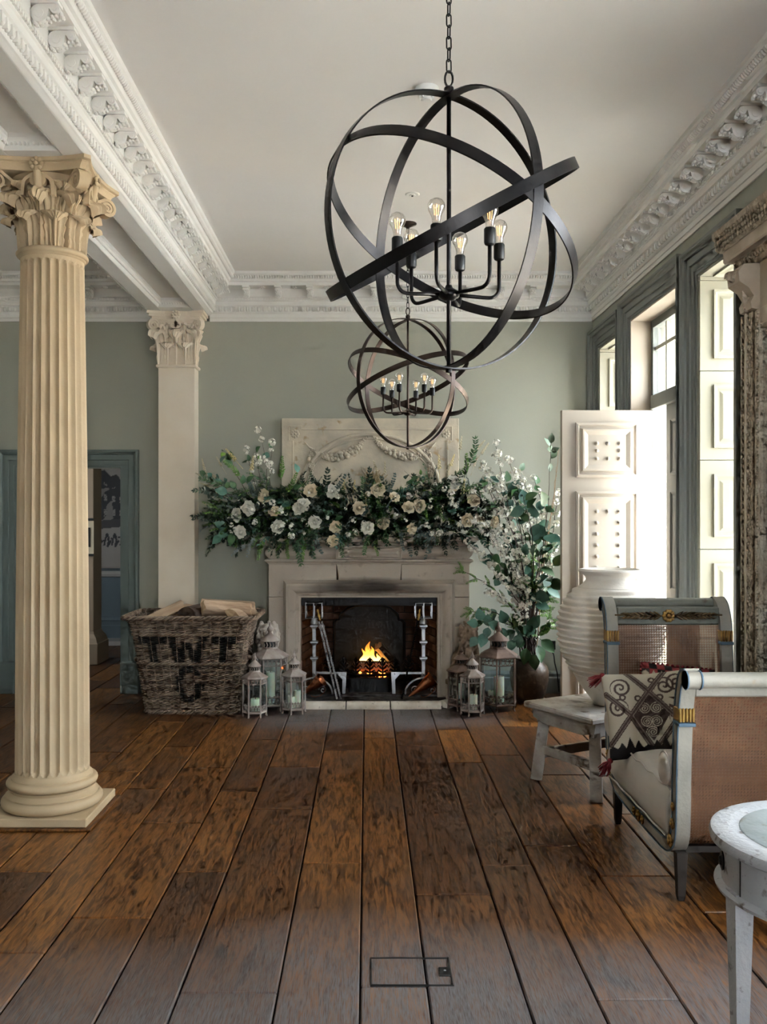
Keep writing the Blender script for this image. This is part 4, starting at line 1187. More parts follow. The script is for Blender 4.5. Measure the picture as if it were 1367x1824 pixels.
cone('left copper cone lying on the andiron foot behind the small lantern', (fx(537, 7.40), 7.42, fz(1239, 7.40)), (fx(573, 7.40), 7.38, fz(1210, 7.40)), .058)
cone('right copper cone lying on the andiron foot', (fx(728, 7.40), 7.36, fz(1239, 7.40)), (fx(771, 7.40), 7.38, fz(1208, 7.40)), .062)
# ================================================================== OVERMANTEL PANEL
M_CARV = mat('carved_panel_paint', (.66, .58, .45), .8, col2=(.43, .39, .32), scale=4, col3=(.36,.25,.13), scale3=11, lo3=.62, hi3=.72, bump=.25, bscale=35)
ov = thing('overmantel_panel', 'weathered carved panel with arch, rosettes and garland swags, standing on the mantel behind the flowers', 'carved panel', (0, YB-.012, ZSH))
OX0, OX1, OH = fx(502, 7.69), fx(818, 7.69), fz(745, 7.69)-ZSH
oc = (OX0+OX1)/2
MB().box(OX0, OX1, -.045, 0, 0, OH, .004).obj('board', M_CARV, ov)
yf = -.045
mb = MB()
bx, bz = .06, OH-.065
def strip(mb, pts, r=.008): mb.tube(pts, r, 5)
cut = .095
for s in (-1, 1):
    strip(mb, [(oc+s*(OX1-oc-.095), yf, .02), (oc+s*(OX1-oc-.095), yf, OH-.19), (oc+s*(OX1-oc-.06), yf, OH-.19), (oc+s*(OX1-oc-.06), yf, OH-.07), (oc+s*(OX1-oc-.17), yf, OH-.07), (oc+s*(OX1-oc-.17), yf, OH-.095), (oc+s*.0, yf, OH-.095)])
mb.obj('border_moulding', M_CARV, ov)
def arch_pts(a, b, z0, n=40): return [(oc+a*cos(pi*i/n), yf, z0+b*sin(pi*i/n)) for i in range(n+1)]
aw, ah, az = .600, .50, OH-.135-.50
for a, b, r in ((aw, ah, .022), (aw-.045, ah-.04, .010)):
    pts = [(oc+a, yf, .0)] + arch_pts(a, b, az) + [(oc-a, yf, .0)]
    MB().tube(pts, r, 8, ell=.8).obj('arch_moulding', M_CARV, ov, 180)
RO = MB()
for k in range(8): RO.ball((.026*cos(k*pi/4), -.006, .026*sin(k*pi/4)), .014, 7, 5, (1, .7, 1))
RO.ball((0, -.012, 0), .013, 8, 6)
RO = RO.mesh('rosette', 180, (M_CARV,))
for s in (-1, 1): link('rosette', RO, ov, Matrix.Translation((oc+s*(OX1-oc-.115), yf-.004, OH-.135)))
sw = MB()
def z_of(py): return fz(py, 7.66)-ZSH
for s in (-1, 1):
    pts = spline([(oc+s*.51, 0, z_of(798)), (oc+s*.39, 0, z_of(812)), (oc+s*.26, 0, z_of(812)), (oc+s*.11, 0, z_of(797)), (oc+s*.02, 0, z_of(775))], 9)
    for i, p in enumerate(pts):
        t = i/(len(pts)-1); r = .009+.021*sin(pi*t)
        for q in range(5):
            sw.ball((p[0]+R.uniform(-1,1)*r*.8, yf-R.uniform(0, r*.8), p[2]+R.uniform(-1,1)*r*.9), r*R.uniform(.45, .75), 6, 4)
    for i in range(14):
        t = i/13; r = .010+.011*sin(pi*t)
        for q in range(3): sw.ball((oc+s*.505+R.uniform(-1,1)*r, yf-R.uniform(0, r*.7), z_of(803)-.20*t+R.uniform(-.004,.004)), r*R.uniform(.5, .8), 6, 4)
    sw.tube([(oc+s*.56, yf-.004, z_of(787)), (oc+s*.52, yf-.01, z_of(797)), (oc+s*.49, yf-.008, z_of(800))], [.004, .010, .006], 6)
sw.obj('garland_swag', M_CARV, ov, 180, kind='stuff')
sr = MB()      # sheaf carved at the foot of the panel, half hidden by the flowers
for k in range(26):
    a = R.uniform(-.5, .5); l = R.uniform(.10, .20)
    sr.tube([(fx(660, 7.6), yf, z_of(868)), (fx(660, 7.6)+l*.5*sin(a), yf-.015, z_of(868)+l*.5*cos(a)), (fx(660, 7.6)+l*sin(a)*1.1, yf-.012, z_of(868)+l*cos(a))], [.006, .007, .003], 5)
sr.obj('sheaf_carving', M_CARV, ov, 180, kind='stuff')

# ================================================================== WALL SOCKETS, PICTURE IN THE NEXT ROOM
M_BPL = mat('black_plate', (.012, .012, .012), .35)
def wall_plate(name, label, px0, px1, py0, py1):
    t = thing(name, label, 'socket', (fx((px0+px1)/2, YB), YB, fz((py0+py1)/2, YB)))
    w, h = (px1-px0)/2*YB/F, (py1-py0)/2*YB/F
    MB().box(-w, w, -.009, -.0005, -h, h, .003).obj('plate', M_BPL, t)
    for k in (-1, 1): MB().box(k*w*.5-.006, k*w*.5+.006, -.013, -.009, -.008, .008, .002).obj('rocker', M_BPL, t)
wall_plate('light_switch', 'small black switch plate on the wall left of the fireplace below the garland', 404, 420, 958, 973)
wall_plate('power_socket', 'black double power socket on the wall beside the plant pot', 972, 990, 1141, 1157)
pc = thing('wall_picture', 'large ink drawing of a row of houses hanging in the room beyond the doorway', 'picture', (-2.75, 10.93, .90))
def picture():
    W_, H_, n, k = 1.3, 1.5, 131, 151
    mb = MB(); mb.grid(lambda u, v: (-W_/2+W_*u, -.03, H_*v), n, k)
    rr = random.Random(5)
    strokes = []
    def st(pts, w):
        P = spline([(a, b, 0) for a, b in pts], 8); strokes.append(([(p[0], p[1]) for p in P], w))
    # loose script across the sky and under the houses
    for x0, z0, s in ((.00, 1.33, 1.0), (.0, .33, .8)):
        x = x0+.02
        for q in range(7):
            st([(x, z0-.06*s), (x+.04*s, z0+.10*s), (x+.07*s, z0+.02*s), (x+.05*s, z0-.08*s), (x+.10*s, z0)], .012)
            x += .10*s+rr.uniform(-.02, .03)
    st([(-.0, 1.30), (.2, 1.36), (.5, 1.30), (.9, 1.38)], .010)
    st([(0, .24), (.3, .36), (.7, .40), (1.2, .46)], .014)
    def ink(x, z):
        v = 0
        top = 1.28-.40*min(x, .55)-.10*abs(((x*7) % 1)-.5)
        low = .56+.10*x
        if low < z < top:
            v = .93
            cx, cz = (x*11) % 1, ((z-low)/(top-low)*3.2) % 1
            if .3 < cx < .75 and .25 < cz < .7 and z < top-.15: v = .25 if rr.random() < .8 else .9
            if mnoise.noise(Vector((x*9, z*9, 2))) > .35: v = .4
        if low-.10 < z <= low: v = .85
        for P, w in strokes:
            if v > .9: break
            for a, b in P:
                if (a-x)**2+(b-z)**2 < w*w: v = .95; break
        return v
    cols = []
    for j in range(k):
        for i in range(n):
            t = ink(W_*i/(n-1), H_*j/(k-1)); a = (.40, .36, .34); b = (.02, .02, .03)
            cols += [a[c]*(1-t)+b[c]*t for c in range(3)] + [1]
    me = mb.mesh('print', None, (mat('ink_print', (1, 1, 1), .6, attr='ink'),))
    at = me.color_attributes.new('ink', 'FLOAT_COLOR', 'POINT'); at.data.foreach_set('color', cols)
    return me
link('print', picture(), pc)
MB().box(-.65, .65, -.028, -.002, 0, 1.5).obj('backing', M_BPL, pc)
pp = thing('square_pillar', 'tan square pillar with a moulded base in the room beyond the doorway', 'pillar', (fx(150, 9.4), 9.4, 0))
M_TAN = mat('tan_stone', (.30, .22, .15), .7)
MB().box(-.14, .14, -.14, .14, .34, 3.2, .004).obj('shaft', M_TAN, pp)
MB().box(-.20, .20, -.20, .20, 0, .22, .006).obj('base', M_TAN, pp)
MB().lathe([(.27, .22), (.25, .27), (.21, .31), (.20, .34)], 4, ph=pi/4).obj('base_moulding', M_TAN, pp)
pf = thing('small_framed_picture', 'small framed picture hanging on the tan pillar beyond the doorway', 'picture', (fx(150, 9.4)+.06, 9.258, fz(957, 9.26)))
MB().box(-.10, .085, -.006, -.001, -.17, .17).obj('mount', mat('mount_cream', (.5, .42, .3), .7), pf)
MB().box(-.10, .085, -.016, -.0, .17, .195).obj('frame_bar', M_BPL, pf); MB().box(-.10, .085, -.016, -.0, -.195, -.17).obj('frame_bar', M_BPL, pf)
MB().box(.01, .05, -.010, -.006, -.10, .10).obj('image', M_BPL, pf)

cb = thing('power_cable', 'thin black cable hanging from the power socket down to the skirting', 'cable', (fx(981, YB), YB-.02, 0))
MB().tube(spline([(.0, 0, fz(1156, YB)), (.02, -.02, fz(1165, YB)), (.03, -.02, fz(1180, YB)), (.05, -.03, fz(1200, YB)), (.06, -.045, .02)], 5), .006, 6).obj('flex', M_BPL, cb, 180)

# ================================================================== LANTERNS AND CANDLES
M_LAN = mat('aged_lantern_metal', (.42, .385, .36), .6, .3, col2=(.26, .20, .175), scale=10, bump=.25, bscale=50, per_obj=.12)
M_LAN2 = mat('rusty_lantern_metal', (.24, .165, .135), .65, .3, col2=(.14, .095, .078), scale=10, bump=.25, bscale=50)
M_LGL = glass('lantern_glass', (.86, .95, .97), .06, .03, .3)
M_WAX = mat('candle_wax', (.80, .80, .66), .5, col2=(.74, .74, .60), scale=5); M_WAX.node_tree.nodes['Principled BSDF'].inputs['Subsurface Weight'].default_value = .3
M_WICK = mat('wick', (.02, .015, .01), .9)
def lantern(label, px, Y, r, h, m, rz=.2):
    t = thing('lantern', label, 'lantern', (fx(px, Y), Y, 0), rz, 'hexagonal metal lanterns by the fireplace')
    hb, hr = h*.06, h*.60      # underside of body, eaves
    P6 = lambda rr, z: [(rr*cos(k*pi/3), rr*sin(k*pi/3), z) for k in range(6)]
    MB().lathe([(r*1.02, hb), (r*1.06, hb+.006), (r*1.02, hb+.014)], 6).obj('base_plate', m, t)
    for k in range(6):
        a = k*pi/3; c, s = r*cos(a), r*sin(a)
        MB().tube([(c*1.05, s*1.05, 0), (c*.98, s*.98, hb*.5), (c, s, hb), (c, s, hr)], [.007, .009, .0065, .0065], 5).obj('corner_post', m, t)
    def filigree(z0, z1, up):
        mb = MB(); hh = z1-z0
        for k in range(6):
            p0 = Vector((r*cos(k*pi/3), r*sin(k*pi/3), 0)); p1 = Vector((r*cos((k+1)*pi/3), r*sin((k+1)*pi/3), 0))
            d = (p1-p0)
            for z in (z0, z1): mb.tube([p0+Vector((0,0,z)), p1+Vector((0,0,z))], .0035, 4)
            nn = 4
            for i in range(nn):
                c = p0+d*((i+.5)/nn)+Vector((0, 0, (z0+z1)/2)); dn = d.normalized(); w = d.length/nn*.46
                mb.tube([tuple(c+dn*(w*cos(q*2*pi/10))+Vector((0, 0, hh*.42*sin(q*2*pi/10)))) for q in range(10)], .0024, 4, closed=True)
                for sg in (-1, 1):
                    mb.tube([tuple(c+dn*(sg*w*.9-w*.5*sg*(1-q/7)*cos(q*.8))+Vector((0,0,hh*.28*(1-q/8)*sin(q*.8)))) for q in range(8)], .0022, 4)
                if not up: continue
                mb.ball(tuple(c+Vector((0,0,hh*.62))), .006, 5, 4)
        return mb
    filigree(hb+.014, hb+.014+h*.085, True).obj('filigree_band', m, t, kind='stuff')
    filigree(hr-h*.085, hr, False).obj('filigree_band', m, t, kind='stuff')
    for k in range(6):
        q = P6(r*.965, 0); a, b = Vector(q[k]), Vector(q[(k+1) % 6]); a, b = a.lerp(b, .05), b.lerp(a, .05)
        n = (a+b).normalized()*.0015
        MB().add([a+Vector((0,0,hb+.02)), b+Vector((0,0,hb+.02)), b+Vector((0,0,hr)), a+Vector((0,0,hr))], [(0,1,2,3)]).obj('pane', M_LGL, t)
    MB().lathe([(r*1.10, hr-.004), (r*1.16, hr+.004), (r*1.12, hr+.012), (r*.86, hr+h*.05), (r*.62, hr+h*.075), (r*.5, hr+h*.09), (r*.47, hr+h*.10)], 6).obj('roof', m, t)
    zc = hr+h*.10
    MB().lathe([(r*.47, zc), (r*.43, zc+.006), (r*.43, zc+.010)], 14).obj('collar_ring', m, t)
    cg = MB()
    for k in range(14):
        a = k*2*pi/14; cg.tube([(r*.42*cos(a), r*.42*sin(a), zc+.005), (r*.42*cos(a+.2), r*.42*sin(a+.2), zc+h*.04), (r*.42*cos(a), r*.42*sin(a), zc+h*.085)], .0032, 4)
    cg.obj('vent_cage', m, t, kind='stuff')
    MB().lathe([(0, zc), (r*.34, zc+.002), (r*.34, zc+h*.085)], 14).obj('vent_core', M_SOCK, t)
    zd = zc+h*.085
    MB().lathe([(r*.50, zd-.004), (r*.56, zd), (r*.50, zd+h*.02), (r*.28, zd+h*.055), (r*.12, zd+h*.085), (r*.10, zd+h*.10), (r*.16, zd+h*.115), (r*.17, zd+h*.135), (r*.10, zd+h*.155), (r*.05, zd+h*.17), (r*.06, zd+h*.185), (.0, zd+h*.215)], 16).obj('dome_and_finial', m, t, 50)
    MB().tube([(r*.24*cos(a), 0, zd+h*.07+r*.34*sin(a)) for a in [pi*i/10 for i in range(11)]], .003, 5).obj('carry_loop', m, t, 180)
    return hb+.014
def candle(label, px, Y, z, r, h, dx=0, m=None):
    t = thing('candle', label, 'candle', (fx(px, Y)+dx, Y, z), 0, 'cream pillar candles in the lanterns')
    MB().lathe([(r*.98, 0), (r, .004), (r, h-.006), (r*.94, h), (r*.8, h-.004), (r*.3, h-.010), (0, h-.011)], 20).obj('wax', M_WAX, t, 50)
    MB().tube([(0, 0, h-.012), (.002, 0, h+.008)], .0018, 4).obj('wick', M_WICK, t)
z_ = lantern('tall grey lantern at the back of the three beside the basket', 481, 7.07, .135, .69, M_LAN, .25)
candle('tall thick candle inside the tall lantern beside the basket', 482, 7.07, z_, .036, .24)
z_ = lantern('small grey lantern nearest the wicker basket, foremost of its three', 454, 6.83, .088, .485, M_LAN, .1)
candle('short candle inside the small lantern nearest the basket', 455, 6.83, z_, .036, .09)
z_ = lantern('small grey lantern right of its tall neighbour, in front of the left hearth end', 524, 6.95, .090, .485, M_LAN, .35)
candle('squat candle left inside the small lantern by the left hearth end', 519, 6.94, z_, .028, .085)
candle('taller candle right inside the small lantern by the left hearth end', 530, 6.97, z_, .026, .125)
z_ = lantern('small pale lantern foremost of the three right of the hearth', 842, 6.88, .088, .49, M_LAN, .1)
candle('short white candle inside the small pale lantern right of the hearth', 844, 6.88, z_, .030, .11)
z_ = lantern('tall rusty brown lantern in front of the plant pot', 888, 7.10, .148, .69, M_LAN2, .3)
candle('tall thick candle inside the tall rusty lantern', 889, 7.10, z_, .042, .20)
candle('low candle beside the tall one inside the rusty lantern', 875, 7.13, z_, .026, .08)
z_ = lantern('middle-sized brown lantern half hidden in front of the right stone lion', 822, 7.10, .105, .50, M_LAN2, .15)
candle('green-tinged candle inside the half hidden brown lantern', 822, 7.10, z_, .03, .15)

# ================================================================== STONE LIONS
M_LION1 = mat('lion_pale_stone', (.60, .55, .49), .85, col2=(.46, .40, .35), scale=9, bump=.4, bscale=50)
M_LION2 = mat('lion_brown_stone', (.34, .25, .18), .85, col2=(.24, .17, .12), scale=9, bump=.4, bscale=50)
def lion(label, loc, rz, m, s=1.0):
    t = thing('stone_lion', label, 'statue', loc, rz)
    mb = MB()      # seated, facing local -Y, height about 0.62
    for c, r, sc in (((0, .10, .20), .115, (1, 1.15, 1.1)), ((0, .02, .30), .105, (1, .9, 1.4)), ((0, -.02, .40), .10, (1, .9, 1.1)),
                     ((0, -.02, .47), .105, (1.05, 1, 1.05)), ((0, -.06, .52), .075, (1, 1.0, 1.1)), ((0, -.125, .50), .042, (1, 1.1, .9)), ((0, -.14, .475), .030, (1.1, 1, .8)),
                     ((-.09, .10, .12), .075, (.8, 1.3, 1.1)), ((.09, .10, .12), .075, (.8, 1.3, 1.1)),
                     ((-.10, 0, .04), .035, (1, 1.8, .9)), ((.10, 0, .04), .035, (1, 1.8, .9))):
        mb.ball(c, r, 14, 10, sc)
    for sx in (-1, 1):
        mb.tube([(sx*.065, -.07, .34), (sx*.068, -.10, .2), (sx*.066, -.11, .05)], [.045, .036, .032], 10)
        mb.ball((sx*.066, -.135, .03), .034, 10, 7, (1, 1.4, .8)); mb.ball((sx*.062, -.03, .60), .022, 8, 6)
        mb.ball((sx*.03, -.118, .54), .012, 8, 6)
    rr = random.Random(3)
    for k in range(150):      # curled mane
        a = rr.uniform(0, 2*pi); z = rr.uniform(.28, .60); q = .105*sqrt(max(.05, 1-((z-.46)/.19)**2))
        x, y = q*cos(a)*1.05, -.02+q*sin(a)
        if y < -.075 and z > .43 and abs(x) < .055: continue
        mb.ball((x, y, z), rr.uniform(.017, .026), 7, 5)
    mb.tube([(.06, .2, .04), (.12, .16, .04), (.135, .05, .05)], [.02, .018, .024], 8)
    b = mb.obj('body', m, t, 180)
    mod = b.modifiers.new('blend', 'REMESH'); mod.mode = 'VOXEL'; mod.voxel_size = .009; mod.use_smooth_shade = True
    MB().box(-.14, .14, -.17, .24, -.03, .02, .008).obj('base', m, t)
    sh = MB(); sh.prism([(-.05, .09), (.05, .09), (.055, .02), (.03, -.05), (0, -.075), (-.03, -.05), (-.055, .02)], lambda u, v, w: (u, w, .19+v), -.155, -.135)
    sh.obj('shield', m, t)
    t.scale = (s, s*.75, s)
    return t
def pedestal(label, loc, m, h):
    t = thing('pedestal', label, 'pedestal', loc)
    MB().box(-.13, .13, -.12, .13, 0, h*.2, .006).obj('foot', m, t); MB().box(-.115, .115, -.105, .115, h*.2, h*.8, .004).obj('block', m, t); MB().box(-.13, .13, -.12, .13, h*.8, h, .006).obj('cap', m, t)
lion('pale stone lion seated left of the fireplace above the tall lantern', (fx(477, 7.33), 7.345, .17), .05, M_LION1, .80)
pedestal('pale stone pedestal under the left lion, behind the lanterns', (fx(477, 7.33), 7.345, 0), M_LION1, .146)
lion('brown stone lion seated sideways right of the fireplace', (fx(833, 7.33), 7.345, .17), .8, M_LION2, .80)
pedestal('brown stone pedestal under the right lion', (fx(833, 7.33), 7.345, 0), M_LION2, .146)
# ================================================================== WICKER BASKET WITH LOGS
M_WICK2 = mat('wicker', (.17, .112, .078), .7, col2=(.36, .275, .21), scale=14, col3=(.10,.06,.04), scale3=22, lo3=.55, hi3=.7, bump=.3, bscale=80, attr='ink')
bk = thing('wicker_basket', 'large brown wicker log basket with TWT G painted in black, standing before the pilaster', 'basket', (-1.355, 7.10, 0))
def basket_ring(z, zt=.75):
    """half sizes at height z"""
    t = z/zt
    f = 1 if t < .8 else 1+.25*(t-.8)
    return (.352+.105*t)*f+.0, (.20+.07*t)*f
def rr_point(hx, hy, s, rad=.07):
    """point at parameter s (0..1) on a rounded rectangle, starting front-left going right; returns (x,y,nx,ny)"""
    a, b = hx-rad, hy-rad
    segs = [('l', (-a, -hy), (a, -hy), (0, -1)), ('c', (a, -b), -pi/2), ('l', (hx, -b), (hx, b), (1, 0)), ('c', (a, b), 0), ('l', (a, hy), (-a, hy), (0, 1)), ('c', (-a, b), pi/2), ('l', (-hx, b), (-hx, -b), (-1, 0)), ('c', (-a, -b), pi)]
    L_ = [2*a, rad*pi/2, 2*b, rad*pi/2]*2; T = sum(L_); d = (s % 1)*T
    for g_, l in zip(segs, L_):
        if d <= l:
            if g_[0] == 'l':
                t = d/l; return (g_[1][0]+(g_[2][0]-g_[1][0])*t, g_[1][1]+(g_[2][1]-g_[1][1])*t, *g_[3])
            an = g_[2]+d/rad; return (g_[1][0]+rad*cos(an), g_[1][1]+rad*sin(an), cos(an), sin(an))
        d -= l
    return (-a, -hy, 0, -1)
def in_letters(x, z):
    """x from -1..1 across the front, z height in metres"""
    def box(x0, x1, z0, z1): return x0 < x < x1 and z0 < z < z1
    def bar(xa, za, xb, zb, w):
        if not min(za, zb) <= z <= max(za, zb): return False
        return abs(x-(xa+(xb-xa)*(z-za)/(zb-za))) < w
    T1 = box(-.90, -.42, .545, .605) or box(-.745, -.60, .40, .605)
    W2 = bar(-.32, .605, -.20, .40, .075) or bar(-.06, .56, -.17, .40, .06) or bar(-.04, .56, .11, .40, .06) or bar(.25, .605, .13, .40, .075) or box(-.40,-.22,.585,.605)
    T3 = box(.40, .84, .545, .605) or box(.55, .70, .40, .605)
    ex, ez = (x+.02)/.26, (z-.235)/.145; r2 = ex*ex+ez*ez
    G = (r2 < 1 and ((x+.02)/.13)**2+((z-.235)/.095)**2 > 1 and not (x > .02 and .235 < z < .30)) or box(.06, .30, .19, .235) or box(.10,.22,.12,.22)
    return T1 or W2 or T3 or G
wv = MB(); ink = []
NS = 40      # stakes
def band(z0, z1, rows, thick, period=1):
    for k in range(rows):
        z = z0+(z1-z0)*(k+.5)/rows; hx, hy = basket_ring(z)
        n = NS*4; pts = []; base = len(wv.v)
        for i in range(n):
            s = i/n; x, y, nx, ny = rr_point(hx, hy, s)
            o = .0105*sin(pi*i/2/period+pi*(k % 2))  + R.uniform(-.0015, .0015)
            pts.append((x+nx*o, y+ny*o, z+R.uniform(-.0015, .0015)))
        wv.tube(pts, thick, 4, closed=True, ell=1.0); tone = R.uniform(.45, 1.15)
        for p in pts:
            v = tone
            if p[1] < -hy*.85 and in_letters(p[0]/hx*1.0, p[2]): v = .035
            ink.extend([v]*4)
band(.02, .12, 8, .0062, 1); band(.12, .375, 30, .0043); band(.405, .60, 23, .0043); band(.63, .73, 12, .0045)
me = wv.mesh('weave', 180, (M_WICK2,))
at = me.color_attributes.new('ink', 'FLOAT_COLOR', 'POINT'); at.data.foreach_set('color', [c for v in ink for c in (v, v, v, 1)])
link('weave', me, bk, kind='stuff')
M_WICK3 = mat('wicker_plain', (.15, .10, .07), .7, col2=(.28, .21, .155), scale=14, col3=(.10,.06,.04), scale3=22, lo3=.55, hi3=.7, bump=.3, bscale=80)
sk_ = MB()
for i in range(NS):
    pts = []
    for z in (.0, .15, .3, .45, .6, .74):
        hx, hy = basket_ring(z); x, y, nx, ny = rr_point(hx, hy, i/NS); pts.append((x, y, z))
    sk_.tube(pts, .0055, 5)
sk_.obj('stakes', M_WICK3, bk, 180, kind='stuff')
for z, r_, nm in ((.39, .010, 'waist_braid'), (.615, .010, 'upper_braid'), (.745, .014, 'rim_braid'), (.012, .012, 'foot_braid')):
    rb = MB(); hx, hy = basket_ring(z)
    if nm == 'rim_braid': hx += .025; hy += .025
    for q in range(3):
        n = 200
        rb.tube([(lambda P, a: (P[0]+P[2]*r_*.9*cos(a), P[1]+P[3]*r_*.9*cos(a), z+r_*.9*sin(a)))(rr_point(hx+.004, hy+.004, i/n), i*2*pi*26/n+q*2*pi/3) for i in range(n)], r_*.62, 5, closed=True)
    rb.obj(nm, M_WICK3, bk, 180)
for s in (-1, 1):
    hx, hy = basket_ring(.42)
    MB().tube([(s*(hx+.005), -.07, .43), (s*(hx+.05), -.05, .40), (s*(hx+.06), 0, .385), (s*(hx+.05), .05, .40), (s*(hx+.005), .07, .43)], .015, 8).obj('handle', M_WICK3, bk, 180)
bt = MB(); hx, hy = basket_ring(.03); bt.box(-hx*.97, hx*.97, -hy*.95, hy*.95, .02, .035); bt.obj('bottom', M_WICK3, bk)
M_LOGP = mat('pale_split_wood', (.50, .37, .26), .85, col2=(.30, .20, .13), scale=7, stretch=(.5,3,3), per_obj=.15, bump=.4, bscale=30)
gl = 'split logs in the wicker basket'
lg = [(-1.60, 6.98, .765, (.3, -.42, .35), .36, .10, .3, 2.4, 'split log with pale ragged bark leaning at the left end of the basket', 11),
      (-1.46, 7.05, .75, (1.2, -.2, 1.0), .26, .07, .1, 2.8, 'small barky log between the left log and the dark one in the basket', 12),
      (-1.335, 7.05, .785, (.4, .0, 1.35), .34, .085, .0, 2.9, 'dark brown log showing its square end in the middle of the basket', 13),
      (-1.10, 7.12, .815, (.8, .06, .1), .42, .085, .3, 2.5, 'upper pale split log lying on top at the right of the basket', 14),
      (-1.09, 6.98, .785, (2.6, .10, .35), .36, .10, .2, 2.0, 'sharp-edged pale log wedge in front at the right of the basket', 15),
      (-.98, 7.05, .775, (.5, .0, 1.2), .30, .08, .4, 2.6, 'log with a white end facing out at the right end of the basket', 16),
      (-1.25, 7.18, .74, (.3, .0, .2), .40, .09, .1, 2.9, 'dark log lying behind in the middle of the basket', 17)]
for x, y, z, e_, L_, r_, a0, a1, lb_, sd_ in lg:
    dark = sd_ in (13, 17)
    log_obj('split_log', L_, r_, a0, a1, Matrix.Translation((x, y, z)) @ euler(*e_), mats=[M_BARK if dark else M_LOG, M_BARK if dark else M_LOGP], seed=sd_, label=lb_, cat='log', group=gl)
# a hidden lower layer carries the visible logs
for k, (x, y, z) in enumerate(((-1.58, 7.08, .66), (-1.34, 7.06, .655), (-1.10, 7.08, .66))):
    log_obj('split_log', .20, .07, 0, 2.9, Matrix.Translation((x, y, z)) @ euler(.4, 0, .2+.3*k), seed=30+k, label=('log deep in the basket under the leaning pale log', 'log deep in the basket under the dark square-ended log', 'log deep in the basket under the right-hand pale logs')[k], cat='log', group=gl)

# ===== WHITE RIBBED URN ON THE WEATHERED BENCH
M_URN = mat('white_terracotta', (.80, .77, .72), .85, col2=(.68, .63, .56), scale=5, col3=(.42,.30,.20), scale3=12, lo3=.66, hi3=.8, bump=.3, bscale=60)
ST = Vector((.92, 5.20, 0)); ua = Vector((.485, -.874, 0)); va = Vector((.874, .485, 0))
UX, UY, UZ = 1.383, 5.10, .452
urn = thing('ribbed_urn', 'large white terracotta urn with horizontal ribs standing on the weathered bench', 'urn', (UX, UY, UZ))
outl = spline([(.098, 0), (.112, .03), (.165, .10), (.225, .20), (.272, .30), (.292, .40), (.287, .50), (.255, .585), (.205, .645), (.160, .675), (.138, .700), (.142, .722), (.158, .735)], 9)
pr = []
for p in outl:
    r, z = p[0], p[1]
    if .10 < z < .655: 
        ph = (z-.10)/.0325; fr = ph % 1.0
        r += .010*(fr if fr < .8 else (1-fr)*4) - .004
    pr.append((r, z))
fine_pr = []
for (r0_, z0_), (r1_, z1_) in zip(pr, pr[1:]): fine_pr.append((r0_, z0_))
# resample so that every rib has its lip
zz = 0; fine_pr = []
def r_at(z):
    for a, b in zip(outl, outl[1:]):
        if a[1] <= z <= b[1]: return a[0]+(b[0]-a[0])*((z-a[1])/max(1e-6, b[1]-a[1]))
    return outl[-1][0]
n = 190
for i in range(n+1):
    z = .735*i/n; r = r_at(z)
    if .17 < z < .66:
        fr = ((z-.17)/.0325) % 1.0; k = (.5-.5*cos(min(1, fr/.85)*pi)) if fr < .85 else (1-fr)/.15
        r += .017*k-.006
    fine_pr.append((r, z))
fine_pr += [(.172, .742), (.178, .752), (.172, .762), (.158, .764), (.145, .750), (.125, .70), (.14, .62), (.02, .60)]
ub = MB()
m_ = 96
vs = []
for r, z in fine_pr:
    for i in range(m_):
        a = 2*pi*i/m_; w = 1+.006*mnoise.noise(Vector((cos(a)*2, sin(a)*2, z*9)))
        vs.append((r*w*cos(a), r*w*sin(a), z+.004*mnoise.noise(Vector((cos(a), sin(a), z*3)))))
k = len(fine_pr)
ub.add(vs, [(j*m_+i, j*m_+(i+1) % m_, (j+1)*m_+(i+1) % m_, (j+1)*m_+i) for j in range(k-1) for i in range(m_)] + [tuple(reversed(range(m_))), tuple((k-1)*m_+i for i in range(m_))])
ub.obj('body', M_URN, urn, 50)

M_OLDW = mat('worn_painted_wood', (.42, .405, .385), .8, col2=(.26, .23, .20), scale=7, stretch=(1, 1, 1), col3=(.12,.085,.06), scale3=13, lo3=.58, hi3=.68, bump=.5, bscale=30)
bench = thing('weathered_bench', 'low weathered grey wooden bench with splayed legs under the urn', 'bench', tuple(ST+ua*.28+va*.40), atan2(va.y, va.x))
# local x along va (length .86), local y across (-.28..+.28)
tb_ = MB()
def tf(u, v):
    x = -.42+.86*u; y = -.29+.57*v; return (x, y, .45+.004*mnoise.noise(Vector((x*6, y*6, 1))))
tb_.box(-.42, .44, -.285, .28, .416, .449, .008)
tb_.obj('top', M_OLDW, bench)
MB().box(-.36, .38, -.235, -.205, .33, .415, .006).obj('apron', M_OLDW, bench)
MB().box(-.36, .38, .205, .235, .33, .415, .006).obj('apron', M_OLDW, bench)
MB().prism([(-.26, .415), (.26, .415), (.25, .36), (.16, .335), (-.16, .335), (-.25, .36)], lambda u, v, w: (w, u, v), -.37, -.33).obj('end_apron', M_OLDW, bench)
MB().prism([(-.26, .415), (.26, .415), (.25, .36), (.16, .335), (-.16, .335), (-.25, .36)], lambda u, v, w: (w, u, v), .35, .39).obj('end_apron', M_OLDW, bench)
for sx in (-1, 1):
    for sy in (-1, 1):
        MB().tube([(sx*.33+.01, sy*.20, .40), (sx*.36+.01, sy*.245, 0)], [.042, .046], 4).obj('leg', M_OLDW, bench)
for sy in (-1, 1): MB().box(-.34, .36, sy*.225-.014, sy*.225+.014, .12, .175, .005).obj('stretcher', M_OLDW, bench)
for sx in (-1, 1): MB().box(sx*.345-.004, sx*.345+.024, -.21, .21, .15, .20, .005).obj('end_stretcher', M_OLDW, bench)

